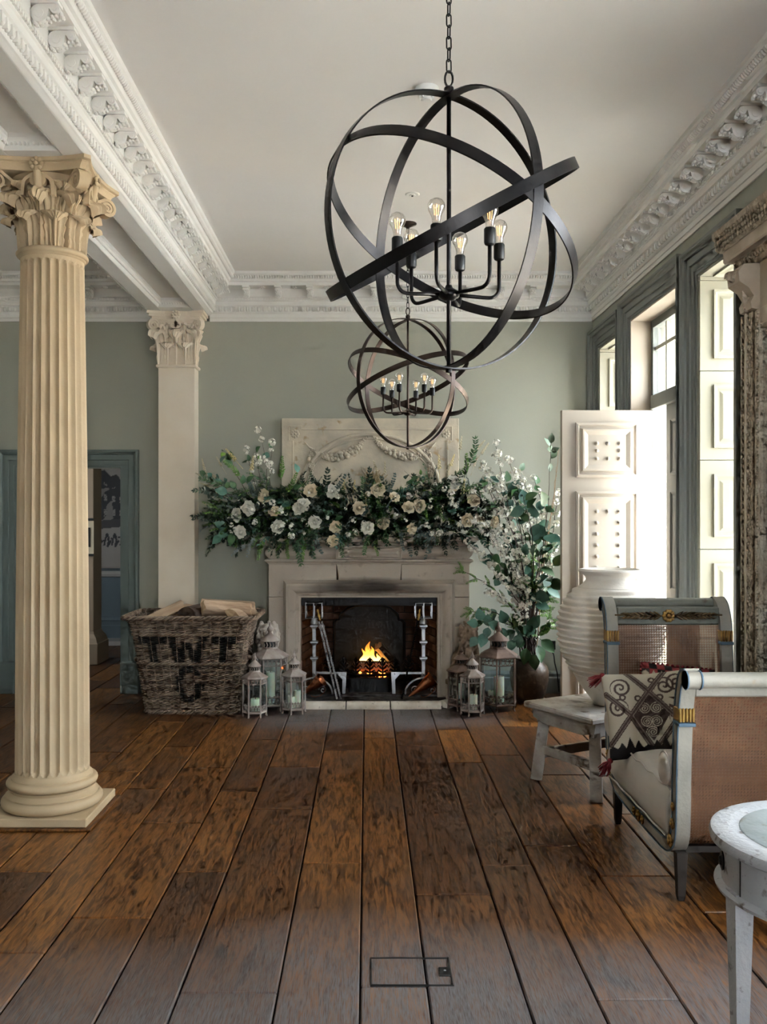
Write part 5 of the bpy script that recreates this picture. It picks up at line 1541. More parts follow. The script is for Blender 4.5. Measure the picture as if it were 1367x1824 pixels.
# ================================================================== ROUND PAINTED TABLE IN THE FOREGROUND
M_PAINT = mat('chipped_white_paint', (.42, .425, .44), .6, col2=(.32, .33, .35), scale=5, col3=(.10,.085,.075), scale3=26, lo3=.59, hi3=.68, bump=.3, bscale=60)
M_TTOP = mat('worn_grey_top', (.40, .45, .48), .45, col2=(.27, .32, .34), scale=9, col3=(.20,.17,.12), scale3=22, lo3=.56, hi3=.7, bump=.2, bscale=60)
TR = .30
tbl = thing('round_table', 'round table in chipped white paint with a grey worn top, at the right front corner', 'table', (.885+TR, 2.27, 0))
TZ = .70
def ringz(prof, nm, m, sm=40): MB().lathe(prof, 72).obj(nm, m, tbl, sm)
ringz([(TR-.012, TZ-.034), (TR-.002, TZ-.028), (TR, TZ-.016), (TR-.004, TZ-.004), (TR-.014, TZ), (TR-.055, TZ+.0005), (TR-.075, TZ-.002), (0, TZ-.002)], 'top_rim', M_PAINT)
ringz([(0, TZ-.002), (TR-.074, TZ-.0015), (TR-.078, TZ+.0012), (0, TZ+.0012)], 'top_inlay', M_TTOP)
ringz([(TR-.03, TZ-.135), (TR-.03, TZ-.034)], 'frieze', M_PAINT)
ringz([(TR-.035, TZ-.155), (TR-.015, TZ-.150), (TR-.012, TZ-.141), (TR-.02, TZ-.134), (TR-.035, TZ-.132)], 'lower_moulding', M_PAINT)
for a in range(0, 360, 45):
    M_ = RZ(radians(a+12)); MB().box(TR-.031, TR-.0285, -.0015, .0015, TZ-.132, TZ-.036).xf(M_).obj('drawer_joint', M_BPL, tbl)
kn_ = MB().lathe([(.020, 0), (.021, .004), (.017, .006), (.012, .004), (.009, .010), (0, .012)], 18).mesh('knob', 40, (M_IRON,))
for a in (169, 79, 259, 349): link('knob', kn_, tbl, RZ(radians(a)) @ Matrix.Translation((TR-.031, 0, TZ-.083)) @ Matrix.Rotation(pi/2, 4, 'Y') @ Matrix.Diagonal((1.2, 1, 1, 1)))
for a in (186, 276, 6, 96):
    x, y = (TR-.045)*cos(radians(a)), (TR-.045)*sin(radians(a))
    MB().lathe([(.013, 0), (.016, .02), (.034, TZ-.16), (.034, TZ-.13)], 4, (x, y, 0), ph=pi/4+.1).obj('leg', M_PAINT, tbl)

# ================================================================== CARVED PIER MIRROR
M_MIR = mat('carved_mirror_frame', (.46, .385, .30), .75, col2=(.30, .24, .175), scale=16, col3=(.42,.37,.30), scale3=8, lo3=.5, hi3=.7, bump=.8, bscale=55, bdist=.02)
M_MIRS = mat('mirror_frame_smooth', (.50, .425, .34), .7, col2=(.40, .33, .25), scale=6, bump=.2, bscale=40)
M_REFL = mat('old_mirror', (.75, .78, .78), .06, 1.0)
mir = thing('pier_mirror', 'tall mirror in a carved weathered frame with a heavy cornice on the right wall', 'mirror', (XR, 3.92, 0))
HY = .62      # half width along y
MB().box(-.03, -.004, -HY, HY, .30, 2.78).obj('back_board', M_MIRS, mir)
MB().box(-.036, -.030, -HY+.20, HY-.20, .42, 2.42).obj('glass', M_REFL, mir)
for s in (-1, 1):
    def vb(o0, o1, q0, q1, nm, m, z0=.30, z1=2.52, b=.004):
        ya, yb_ = s*(HY-o0), s*(HY-o1); MB().box(-q1, -q0, min(ya, yb_), max(ya, yb_), z0, z1, b).obj(nm, m, mir)
    vb(0, .012, .0305, .062, 'outer_bead', M_MIRS)
    vb(.014, .060, .0305, .050, 'carved_strip', M_MIR)
    vb(.062, .082, .0305, .070, 'flat_strip', M_MIRS)
    vb(.084, .128, .0305, .058, 'carved_strip', M_MIR)
    vb(.130, .176, .0305, .046, 'flat_strip', M_MIRS)
    vb(.178, .200, .0305, .056, 'inner_bead', M_MIR)
    e = MB()      # carving as little scrolls and leaves
    z = .32
    while z < 2.50:
        for yo in (.037, .106):
            for q in range(3):
                e.ball((-.055-.004*q, s*(HY-yo)+(q-1)*.013, z+.010*((q+1) % 2)), .0095, 6, 4, (.8, 1, 1.2))
        e.ball((-.058, s*(HY-.189), z), .009, 6, 4, (1, 1, 1.1)); e.ball((-.058, s*(HY-.189), z+.019), .009, 6, 4, (1, 1, 1.1))
        z += .036
    e.obj('carving', M_MIR, mir, 180, kind='stuff')
    # scrolled console under the cornice
    co = MB(); pts = [(-.03, 2.52), (-.07, 2.53), (-.075, 2.56), (-.06, 2.59), (-.085, 2.63), (-.13, 2.66), (-.135, 2.71), (-.11, 2.745), (-.03, 2.75)]
    co.prism(pts, lambda u, v, w: (u, w, v), s*(HY-.015), s*(HY-.155)); co.obj('console', M_MIRS, mir)
    lf = acanthus(.20, .055, .30).mesh('console_leaf', 50, (M_MIR,))
    link('console_leaf', lf, mir, Matrix.Translation((-.065, s*(HY-.085), 2.53)) @ RZ(pi/2))
for z0, z1, nm, m in ((2.42, 2.44, 'inner_bead', M_MIR), (2.44, 2.52, 'flat_strip', M_MIRS), (.30, .42, 'bottom_rail', M_MIRS)):
    MB().box(-.050, -.0305, -HY+.18, HY-.18, z0, z1, .004).obj(nm, m, mir)
MB().box(-.095, -.03, -HY-.01, HY+.01, .22, .30, .006).obj('base_ledge', M_MIRS, mir)
for s in (-1, 1): MB().box(-.085, -.03, s*(HY-.13), s*HY, 0, .22, .006).obj('foot', M_MIRS, mir)
def mir_course(prof, nm, m):
    mb = MB(); n = len(prof); rows = []
    for kk in range(4):
        rows.append([((-.004 if kk in (0, 3) else -q), ((-HY-o) if kk < 2 else (HY+o)), z) for q, o, z in prof])
    mb.add(sum(rows, []), [(a*n+i, a*n+i+1, (a+1)*n+i+1, (a+1)*n+i) for a in range(3) for i in range(n-1)] + [(0, n, 2*n, 3*n), (n-1, 2*n-1, 3*n-1, 4*n-1)])
    mb.obj(nm, m, mir)
mir_course([(.05, .0, 2.75), (.06, .005, 2.76), (.085, .02, 2.80)], 'bed_moulding', M_MIR)
mir_course([(.12, .055, 2.80), (.125, .06, 2.81), (.125, .06, 2.86)], 'corona', M_MIRS)
mir_course([(.135, .075, 2.86), (.14, .08, 2.87), (.155, .10, 2.93), (.165, .11, 2.94), (.165, .11, 2.97)], 'crown_moulding', M_MIR)
e = MB(); y = -HY-.09
while y < HY+.1:
    for q in range(3): e.ball((-.150-.004*q, y, 2.885+.024*q), .013, 6, 4, (.7, 1, 1))
    if abs(y) < HY+.01: e.ball((-.075, y, 2.78), .013, 6, 4, (1, .9, 1.3))
    y += .030
for x in (-.05, -.09, -.13):
    for q in range(3): e.ball((x, HY+.105, 2.885+.024*q), .013, 6, 4); e.ball((x*.6, HY+.012, 2.78), .012, 6, 4)
e.obj('cornice_carving', M_MIR, mir, 180, kind='stuff')
# ================================================================== CANE DAYBED
M_FRAME = mat('daybed_paint', (.32, .30, .26), .55, col2=(.26, .245, .215), scale=6, col3=(.25,.20,.15), scale3=18, lo3=.62, hi3=.75, bump=.2, bscale=60)
M_GREEN = mat('daybed_dark_paint', (.17, .175, .145), .5, col2=(.12, .125, .105), scale=6, col3=(.08,.05,.03), scale3=18, lo3=.6, hi3=.75, bump=.2, bscale=60)
M_BLUE = mat('blue_line_paint', (.055, .105, .16), .5)
M_CANE = mat('cane', (.22, .105, .05), .5, col2=(.145, .065, .032), scale=9)
M_LINEN = mat('linen', (.62, .60, .575), .9, col2=(.55, .53, .50), scale=3, bump=.15, bscale=220)
M_DLEG = mat('dark_leg', (.035, .028, .024), .5)
SX0, SX1 = 1.205, 1.83
db = thing('daybed', 'painted daybed with cane end panels and linen mattress, along the right wall', 'daybed', (0, 0, 0))
UP = spline([(3.40, .905), (3.445, .89), (3.475, .83), (3.50, .70), (3.515, .50), (3.52, .34), (3.535, .25), (3.59, .20), (3.70, .185), (3.95, .185), (4.20, .19), (4.38, .21), (4.46, .27), (4.495, .38), (4.51, .60), (4.52, .82), (4.535, .97), (4.57, 1.045), (4.62, 1.075)], 6)
UP = [(p[0], p[1]) for p in UP]
def offs(i, o):
    a = Vector(UP[max(i-1, 0)]); b = Vector(UP[min(i+1, len(UP)-1)]); t = (b-a).normalized(); n = Vector((-t.y, t.x))
    return Vector(UP[i])+n*o
def u_frame(x0, x1, o0, o1, nm, m, i0=0, i1=None, par=None):
    i1 = len(UP)-1 if i1 is None else i1
    mb = MB(); vs = []
    for i in range(i0, i1+1):
        a, b = offs(i, o0), offs(i, o1)
        vs += [(x0, a.x, a.y), (x1, a.x, a.y), (x1, b.x, b.y), (x0, b.x, b.y)]
    k = i1-i0+1
    mb.add(vs, [(i*4+q, i*4+(q+1) % 4, (i+1)*4+(q+1) % 4, (i+1)*4+q) for i in range(k-1) for q in range(4)] + [(3,2,1,0), tuple((k-1)*4+q for q in range(4))])
    return mb.obj(nm, m, par or db, 40)
for x0, x1, s in ((SX0, SX0+.055, 1), (SX1-.055, SX1, -1)):
    f = u_frame(x0, x1, -.028, .028, 'side_frame', M_FRAME)
    xo = x0 if s > 0 else x1
    for o in (-.024, .024): u_frame(xo-.003*s, xo+.002*s, o-.004, o+.004, 'blue_line', M_BLUE, par=f)
# scroll ends
for (y, z, r) in ((3.395, .890, .030), (4.628, 1.062, .030)):
    far = y > 4
    sc_ = MB(); sc_.prism([(y+r*cos(2*pi*k/20), z+r*sin(2*pi*k/20)) for k in range(20)], lambda u, v, w: (w, u, v), SX0+.055, SX1-.055); sc_.obj('top_rail', M_GREEN if far else M_FRAME, db, 40)
    for x0, x1 in ((SX0-.004, SX0+.055), (SX1-.055, SX1+.004)):
        c_ = MB(); c_.prism([(y+(r+.004)*cos(2*pi*k/20), z+(r+.004)*sin(2*pi*k/20)) for k in range(20)], lambda u, v, w: (w, u, v), x0, x1); c = c_.obj('scroll_cap', M_GREEN if far else M_FRAME, db, 40)
        for xx in (x0, x1-.006):
            b_ = MB(); b_.lathe([(r+.0045, 0), (r+.0075, .002), (r+.0045, .008)], 20); b_.xf(Matrix.Translation((xx, y, z)) @ Matrix.Rotation(pi/2, 4, 'Y')); b_.obj('blue_ring', M_BLUE, c)
# deeper head rail and foot rail under the scrolls
MB().box(SX0+.055, SX1-.055, 4.522, 4.555, .965, 1.055, .006).obj('head_rail', M_GREEN, db)
MB().box(SX0+.055, SX1-.055, 3.448, 3.482, .815, .895, .006).obj('foot_rail', M_FRAME, db)
for y, z0, h_ in ((3.487, .715, .055), (4.525, .885, .055)):
    for x0 in (SX0-.006, SX1-.061):
        c = MB()
        for q in range(5): c.box(x0+.002+q*.0128, x0+.0128+q*.0128, y-.034, y+.034, z0, z0+h_, .004)
        g_ = c.obj('gilt_block', M_GOLD, db)
        MB().box(x0, x0+.067, y-.036, y+.036, z0-.016, z0-.002, .002).obj('blue_band', M_BLUE, g_)
# cane panels: every strand woven, following the curve of the ends
def path_at(i0, i1):
    P = [Vector(UP[i]) for i in range(i0, i1+1)]; L_ = [0]
    for a, b in zip(P, P[1:]): L_.append(L_[-1]+(b-a).length)
    def f(s):
        s = max(0, min(L_[-1], s))
        for k in range(len(P)-1):
            if s <= L_[k+1]+1e-9:
                t = (s-L_[k])/max(1e-9, L_[k+1]-L_[k]); p = P[k].lerp(P[k+1], t); d = (P[k+1]-P[k]).normalized(); return p, Vector((-d.y, d.x))
        return P[-1], Vector((0, 1))
    return f, L_[-1]
def cane(i0, i1, o):
    f, L_ = path_at(i0, i1); mb = MB(); c = .0125
    X0, X1 = SX0+.055, SX1-.055
    def strip(pts, w, lift):
        """pts in (x,s); ribbon of half width w"""
        vs = []
        for k, (x, s) in enumerate(pts):
            a = pts[max(k-1, 0)]; b = pts[min(k+1, len(pts)-1)]
            d = Vector((b[0]-a[0], b[1]-a[1])).normalized(); n = Vector((-d.y, d.x))*w
            for q in (-1, 1):
                p, nn = f(s+n.y*q); p = p+nn*(o+lift); vs.append((x+n.x*q, p.x, p.y))
        k = len(pts); mb.add(vs, [(i*2, i*2+1, i*2+3, i*2+2) for i in range(k-1)])
    nx = int((X1-X0)/c); ns = int(L_/c)
    for i in range(nx+1):
        x = X0+(X1-X0)*i/nx
        for q in (-.0016, .0016): strip([(x+q, L_*k/14) for k in range(15)], .0015, .0)
    for j in range(ns+1):
        s = L_*j/ns
        for q in (-.0016, .0016): strip([(X0, s+q), (X1, s+q)], .0015, .0014)
    span = L_
    for sg in (1, -1):
        k = -ns
        while k < nx+ns+1:
            pts = []
            for m in range(0, ns*2+1):
                s = L_*m/(ns*2); x = X0+(X1-X0)/nx*(k+sg*m/2)
                if X0 <= x <= X1: pts.append((x, s))
            if len(pts) > 2: strip(pts[::6]+([pts[-1]] if (len(pts)-1) % 6 else []), .0012, .0026 if sg > 0 else -.0014)
            k += 1
    return mb
cane(11, 44, 0).obj('cane_panel', M_CANE, db, kind='stuff')
cane(74, 98, 0).obj('cane_panel', M_CANE, db, kind='stuff')
# seat rails, slats, legs
MB().box(SX0+.055, SX1-.055, 3.58, 4.42, .17, .195).obj('seat_board', M_DLEG, db)
for x in (SX0+.03, SX1-.03):
    for y in (3.535, 4.42): MB().lathe([(.016, 0), (.021, .02), (.028, .15), (.030, .19)], 4, (x, y, 0), ph=pi/4).obj('leg', M_DLEG, db)
# gilt leaf ornaments on the long side and the head rail
def gilt(y, z, s, n=7, seed=0):
    mb = MB(); rr = random.Random(seed)
    for k in range(n):
        a = 2*pi*k/n; mb.ball((-.004, .014*s*cos(a), .014*s*sin(a)), .009*s, 6, 4, (.6, 1, 1))
    mb.ball((-.008, 0, 0), .007*s, 6, 5)
    return mb.obj('gilt_ornament', M_GOLD, db, 180, M=Matrix.Translation((SX0, y, z)))
for k, (y, z, s) in enumerate(((3.56, .225, 1.2), (3.535, .30, 1.0), (3.528, .37, .8), (3.98, .187, 1.2), (4.04, .187, .9), (3.92, .187, .9), (4.45, .26, 1.2), (4.485, .33, .9))): gilt(y, z, s, seed=k)
hm = MB(); hx = (SX0+SX1)/2
for k in range(10): hm.ball((.022*cos(k*pi/5), -.004, .022*sin(k*pi/5)), .012, 6, 4, (1, .6, 1))
hm.ball((0, -.010, 0), .012, 8, 6)
hm.obj('gilt_flower', M_GOLD, db, 180, M=Matrix.Translation((hx, 4.517, 1.012)))
M_GOLD2 = mat('dull_gilt', (.20, .13, .06), .55, .5, col2=(.10, .065, .035), scale=25)
for s in (-1, 1):
    hm = MB()
    for k in range(9):
        x = .04+k*.021
        for q in (-1, 1):
            hm.tube([(s*x, 0, 0), (s*(x+.018), -.006, q*.012), (s*(x+.034), -.002, q*(.022-.0015*k))], [.005, .006, .002], 5)
    hm.tube([(s*.03, -.002, 0), (s*.27, -.002, .004)], .004, 5)
    hm.obj('gilt_spray', M_GOLD2, db, 180, M=Matrix.Translation((hx, 4.520, 1.012)))
# mattress and bolsters
mt = thing('seat_mattress', 'off-white linen mattress with piped edges lying on the daybed', 'mattress', (0, 0, 0))
def softbox(x0, x1, y0, y1, z0, z1, nx=30, ny=40, e=.045, wrinkle=.006, seed=0, crown=.02):
    mb = MB()
    def top(u, v):
        x = x0+(x1-x0)*u; y = y0+(y1-y0)*v
        du = min(u, 1-u)*(x1-x0); dv = min(v, 1-v)*(y1-y0); d = min(du, dv)
        k = 1 if d > e else sqrt(max(0, 1-(1-d/e)**2))
        zt = z1+crown*sin(pi*u)*sin(pi*v)
        return x, y, k, zt
    zc = (z0+z1)/2
    for sg in (1, -1):
        def fn(u, v):
            x, y, k, zt = top(u, v)
            w = wrinkle*mnoise.noise(Vector((x*14+seed, y*7, sg*3)))+wrinkle*.7*mnoise.noise(Vector((x*5, y*30+seed, 2)))
            return (x, y, zc+(zt-zc)*k+w*k if sg > 0 else zc-(zc-z0)*k)
        # parameter warp packs rows near the edges
        wp = lambda t: .5-.5*cos(pi*t)
        mb.grid(lambda u, v: fn(wp(u), wp(v)), nx, ny)
    return mb
softbox(SX0-.012, SX1-.06, 3.585, 4.46, .195, .425, 40, 60, .06, .010, crown=.03).obj('mattress', M_LINEN, mt, 180)
pts = [(SX0+.012, 3.60+.84*i/24, .415+.006*sin(i*1.3)) for i in range(25)]
MB().tube(pts, .0042, 6).obj('piping', M_LINEN, mt, 180)
MB().tube([(SX0-.008, p[1], .232+.003*sin(i)) for i, p in enumerate(pts)], .0042, 6).obj('piping', M_LINEN, mt, 180)
def bolster(label, y, z, r):
    t = thing('bolster', label, 'bolster', (SX0-.02, y, z), 0, 'linen bolsters on the daybed')
    mb = MB(); L_ = SX1-SX0-.05
    pr = [(0, .006), (r*.5, .002), (r*.86, .0), (r*.97, .010), (r, .03), (r*1.01, L_/2), (r, L_-.03), (r*.9, L_), (0, L_)]
    mb.lathe(pr, 32); mb.xf(Matrix.Rotation(pi/2, 4, 'Y')); mb.obj('cover', M_LINEN, t, 60)
    MB().tube([(.010, r*.985*cos(2*pi*k/28), r*.985*sin(2*pi*k/28)) for k in range(28)], .0035, 5, closed=True).obj('piping', M_LINEN, t, 180)
bolster('far linen bolster against the tall cane end of the daybed', 4.425, .495, .066)
bolster('near linen bolster inside the low cane end of the daybed', 3.605, .500, .066)

# ---- cushions with woven pattern
def cushion_mesh(w, h, th, colf, name, n=120):
    mb = MB(); cols = []
    m = bpy.data.materials.get('cushion_weave') or mat('cushion_weave', (1, 1, 1), .9, bump=.2, bscale=260, attr='ink')
    for sg in (1, -1):
        def fn(u, v):
            x, z = 2*u-1, 2*v-1
            edge = (1-abs(x)**4)*(1-abs(z)**4)
            y = -sg*th/2*max(0, edge)**.55
            pin = 1-.05*(1-abs(x*z))*0
            k = 1-.06*(1-abs(z))**1*abs(x)**3 if True else 1
            kz = 1-.06*(1-abs(x))*abs(z)**3
            return (x*w/2*k, y, h/2*z*kz)
        mb.grid(fn, n, n)
        for j in range(n):
            for i in range(n):
                cols += [*colf(2*i/(n-1)-1, 2*j/(n-1)-1), 1] if sg > 0 else [.30, .27, .23, 1]
    me = mb.mesh(name, 180, (m,))
    at = me.color_attributes.new('ink', 'FLOAT_COLOR', 'POINT'); at.data.foreach_set('color', cols)
    return me
def ikat(x, z):
    cream, brown, dark = (.46, .42, .34), (.065, .040, .038), (.015, .012, .014)
    # diagonal bands crossing, scrolls between them, flame fringe along the foot
    def seg(ax, az, bx, bz):
        dx, dz = bx-ax, bz-az; t = max(0, min(1, ((x-ax)*dx+(z-az)*dz)/(dx*dx+dz*dz))); return sqrt((x-ax-t*dx)**2+(z-az-t*dz)**2)
    diam = abs(x+.05)/.42+abs(z-.0)/.62
    d = min(seg(-.95, -.65, .35, 1.0), seg(-.45, 1.0, .95, -.70), seg(-.47, 0, -.05, -.85), seg(-.05, -.85, .95, .45), seg(-.47, 0, -.95, .5))
    col = cream
    if diam < 1 and z < .42:
        col = brown
        for cx, cz, s in ((-.17, .12, 1), (.08, .12, -1), (-.15, -.18, -1), (.05, -.18, 1), (-.05, -.42, 1)):
            r = sqrt((x-cx)**2+(z-cz)**2); a = atan2(z-cz, (x-cx)*s)
            if r < .135 and abs((r/.045 - a/(2*pi)) % 1-.5) < .19: col = cream
    else:
        for cx, cz, s in ((-.62, .62, 1), (-.72, .15, -1), (.55, .68, -1), (.30, .62, 1), (.78, .40, 1), (.55, -.1, 1)):
            r = sqrt((x-cx)**2+(z-cz)**2); a = atan2(z-cz, (x-cx)*s)
            if r < .23 and abs((r/.12 - a/(2*pi)) % 1-.5) < .20: col = brown
        for cx, cz in ((-.28, .36), (.18, .36), (.05, .78), (-.60, .40)):
            r = sqrt((x-cx)**2+(z-cz)**2)
            if .035 < r < .075: col = brown
    if d < .062: col = brown
    if .026 < d < .036: col = (.30, .26, .22)
    t = -.92+.16*abs((x*5.5) % 1-.5)*2*(1+.6*sin(x*9))+.06
    if z < t+.10: col = dark
    if x > .35 and z < .35 and z > -.4 and abs(((z*4.5+x*2.2) % 1)-.5) < .17 and d > .05: col = brown
    return col
def ikat_red(x, z):
    c = ikat(x*.9, -z)
    if c[0] < .1 and (int((x+1)*5)+int((z+1)*5)) % 2: return (.22, .03, .035)
    return c
M_RED = mat('red_yarn', (.17, .012, .018), .9)
def tassel(parent, loc, d):
    mb = MB(); d = Vector(d).normalized()
    mb.ball(loc, .013, 8, 6)
    rr = random.Random(int(loc[0]*1000))
    for k in range(26):
        e_ = Vector((rr.uniform(-1, 1), rr.uniform(-1, 1), rr.uniform(-1, 1)))*.022
        p = Vector(loc); mb.tube([p, p+d*.03+e_*.7, p+d*.065+e_], [.004, .003, .002], 4)
    mb.obj('tassel', M_RED, parent, 180)
cu = thing('patterned_cushion', 'cream and dark brown patterned cushion with red tassels on the mattress', 'cushion', (1.335, 4.20, .585))
cu.rotation_euler = (radians(-17), radians(-6), radians(-12))
link('cover', cushion_mesh(.43, .40, .13, ikat, 'cover', 150), cu)
tassel(cu, (-.215, 0, -.20), (-.6, -.3, -.8)); tassel(cu, (-.205, 0, .195), (-.9, 0, -.5))
for lb_, loc, rot, sz in (('cream and red patterned cushion peeking up behind the tasselled one', (1.50, 4.34, .615), (-.30, .10, -.06), .36), ('red and cream patterned cushion at the wall side of the daybed', (1.67, 4.10, .60), (-.25, -.12, -.75), .38)):
    c = thing('patterned_cushion', lb_, 'cushion', loc); c.rotation_euler = rot
    link('cover', cushion_mesh(sz, sz*.98, .12, ikat_red, 'cover', 90), c)
    fr = MB()
    for k in range(60):
        a = 2*pi*k/60; x = max(-1, min(1, 1.35*cos(a)))*sz/2*.97; z = max(-1, min(1, 1.35*sin(a)))*sz*.49*.97
        fr.ball((x, 0, z), .009, 6, 4)
    fr.obj('red_fringe', M_RED, c, 180, kind='stuff')
# ================================================================== FLOWERS
def leafmat(name, c, c2, rough=.45): 
    m = mat(name, c, rough, col2=c2, scale=14, per_obj=.25, bump=.1, bscale=60)
    return m
M_LEAF = leafmat('leaf_green', (.065, .155, .055), (.035, .10, .042))
M_LEAFB = leafmat('leaf_bright', (.17, .33, .06), (.09, .21, .045))
M_LEAFT = leafmat('leaf_teal', (.095, .215, .165), (.05, .14, .105), .4)
M_LEAFP = leafmat('leaf_pale', (.30, .40, .30), (.20, .30, .22), .5)
M_EUC = leafmat('leaf_eucalyptus', (.17, .23, .215), (.115, .165, .155), .6)
M_SILV = leafmat('leaf_silver', (.30, .35, .36), (.22, .26, .27), .7)
M_DKLEAF = leafmat('leaf_dark', (.032, .062, .038), (.018, .038, .024))
M_TWIG = mat('twig', (.075, .045, .034), .8, col2=(.04, .025, .02), scale=20, bump=.3)
M_TWIGP = mat('twig_pale', (.38, .25, .15), .8, col2=(.28, .17, .10), scale=20, bump=.3)
M_PETAL = mat('petal_white', (.86, .85, .78), .6, col2=(.78, .76, .67), scale=9, per_obj=.08)
M_ROSE = mat('petal_cream', (.84, .76, .60), .6, col2=(.74, .62, .43), scale=12, per_obj=.12)
M_YEL = mat('petal_yellow', (.62, .50, .20), .6, col2=(.70, .62, .36), scale=12, per_obj=.1)
M_ASTIL = mat('petal_ivory', (.56, .51, .38), .7, col2=(.48, .42, .28), scale=20, per_obj=.15)
M_GRASS = mat('dried_grass', (.42, .33, .19), .85, col2=(.30, .22, .12), scale=20, per_obj=.2)

def add_leaf(mb, base, d, nrm, L_, W_, droop=.25, n=5, fold=.25):
    y = Vector(d).normalized(); z = Vector(nrm); z = z-y*z.dot(y)
    z = z.normalized() if z.length > 1e-4 else y.orthogonal().normalized()
    x = y.cross(z); b = Vector(base); vs = []
    for i in range(n+1):
        t = i/n; w = W_*.5*sin(pi*min(1, (t*.96+.02))**.85); c = b+y*(L_*t)-z*(droop*L_*t*t)
        vs += [c-x*w+z*fold*w, c, c+x*w+z*fold*w]
    fs = []
    for i in range(n):
        for q in (0, 1): fs.append((i*3+q, i*3+q+1, (i+1)*3+q+1, (i+1)*3+q))
    mb.add(vs, fs)
def leaf_mesh(L_, W_, m, droop=.25, n=6):
    mb = MB(); mb.tube([(0, -.02, .0), (0, .01, 0)], .0016, 4); add_leaf(mb, (0, 0, 0), (0, 1, 0), (0, 0, 1), L_, W_, droop, n)
    return mb.mesh('leaf', 180, (m,))
def sprig(L_, pairs, ll, lw, m, ang=55, droop=.2, bend=.15, jitter=.3, seed=0, fine=False):
    """stem along +Y with leaves, as one little branch"""
    rr = random.Random(seed); mb = MB()
    pts = [Vector((bend*L_*sin(t*2.2)*.6, L_*t, -bend*L_*t*t)) for t in [i/8 for i in range(9)]]
    mb.tube(pts, [.0022*(1-.6*i/8) for i in range(9)], 4)
    for k in range(pairs):
        t = .12+.88*k/max(1, pairs-1); i = min(7, int(t*8)); p = pts[i].lerp(pts[i+1], t*8-i)
        sc = (1-.45*t)
        for s in (-1, 1):
            a = radians(ang)*(1+rr.uniform(-jitter, jitter)); tilt = rr.uniform(-.7, .7)
            d = Vector((s*sin(a), cos(a), tilt*.6)); nn = Vector((rr.uniform(-.4, .4), -.2, 1))
            add_leaf(mb, p, d, nn, ll*sc*rr.uniform(.8, 1.2), lw*sc, droop, 3)
    add_leaf(mb, pts[-1], (0, 1, -.2), (0, 0, 1), ll*.6, lw*.6, droop, 3)
    return mb.mesh('foliage_sprig', 180, (m,))
SPR = {
 'euc': [sprig(.17, 9, .030, .026, M_EUC, 65, seed=s) for s in (1, 2)],
 'silver': [sprig(.13, 9, .026, .013, M_SILV, 45, seed=s) for s in (3, 4)],
 'green': [sprig(.17, 11, .042, .016, M_LEAF, 50, seed=s) for s in (5, 6, 7)],
 'bright': [sprig(.15, 12, .030, .014, M_LEAFB, 55, seed=s) for s in (8, 9, 10)],
 'dark': [sprig(.18, 9, .048, .024, M_DKLEAF, 55, seed=s) for s in (11, 12)],
 'teal': [sprig(.15, 6, .055, .034, M_LEAFT, 55, seed=s) for s in (13, 14)],
}
def rose_mesh(m, seed, r=.034):
    rr = random.Random(seed); mb = MB()
    for ring, (k, rad, tilt, sz) in enumerate(((5, .004, 1.38, .60), (6, .010, 1.18, .68), (7, .016, .92, .80), (8, .020, .58, .95), (8, .022, .22, 1.08))):
        for i in range(k):
            a = 2*pi*(i+ring*.37)/k+rr.uniform(-.15, .15); tl = tilt+rr.uniform(-.12, .12); s = r*sz*rr.uniform(.9, 1.1)
            o = Vector((cos(a), sin(a), 0)); sd = Vector((-sin(a), cos(a), 0)); up = o*cos(tl)+Vector((0, 0, sin(tl)))
            def fn(u, v):
                x = (u-.5)*2; w = s*.78*sin(pi*(.12+.80*v)); c = o*rad*(.5)+up*(s*v)
                cupz = .32*s*x*x*(1 if ring < 3 else .5)
                curl = .18*s*max(0, v-.65)/.35
                q = c+sd*(x*w)-o*cupz*sin(tl)*.9+Vector((0, 0, cupz*cos(tl)))+o*curl+Vector((0, 0, .10*s*sin(7*x+seed+i*2)*v))
                return tuple(q)
            mb.grid(fn, 5, 5)
    mb.ball((0, 0, r*.42), r*.34, 8, 6)
    return mb.mesh('rose', 180, (m,))
ROSES = [rose_mesh(M_ROSE, s) for s in (1, 2, 3)]
ROSEW = [rose_mesh(M_PETAL, s, .036) for s in (4, 5)]
def floret(mb, c, nrm, r, rr, k=5):
    z = Vector(nrm).normalized(); x = z.orthogonal().normalized(); y = z.cross(x); c = Vector(c)
    for i in range(k):
        a = 2*pi*i/k+rr.uniform(-.2, .2); d = x*cos(a)+y*sin(a)+z*.35
        add_leaf(mb, c, d, z, r, r*.80, .12, 2, .2)
def blossom_mesh(m, seed, nfl=10, spread=.036, r=.019):
    rr = random.Random(seed); mb = MB()
    for i in range(nfl):
        d = Vector((rr.gauss(0, 1), rr.gauss(0, 1), rr.gauss(0, 1)+.3)).normalized(); floret(mb, d*spread*rr.uniform(.4, 1), d, r*rr.uniform(.8, 1.2), rr)
    return mb.mesh('blossom', None, (m,))
BLO = [blossom_mesh(M_PETAL, s) for s in (1, 2, 3, 4)]
BLOS = [blossom_mesh(M_PETAL, s, 6, .024, .016) for s in (5, 6)]
def spike_mesh(m, seed, L_=.13, r=.017):
    rr = random.Random(seed); mb = MB(); mb.tube([(0, -.10, 0), (0, 0, 0), (.006, L_, .0)], [.0025, .0022, .001], 4)
    for k in range(34):
        t = k/33; a = k*2.4; q = r*(1-.75*t)*rr.uniform(.7, 1.1)
        floret(mb, (q*cos(a), L_*t, q*sin(a)), (cos(a), .5, sin(a)), .013*(1-.5*t), rr, 4)
    return mb.mesh('flower_spike', None, (m,))
YSP = [spike_mesh(M_YEL, s) for s in (1, 2)]
ISP = [spike_mesh(M_ASTIL, s, .11, .009) for s in (3, 4)]
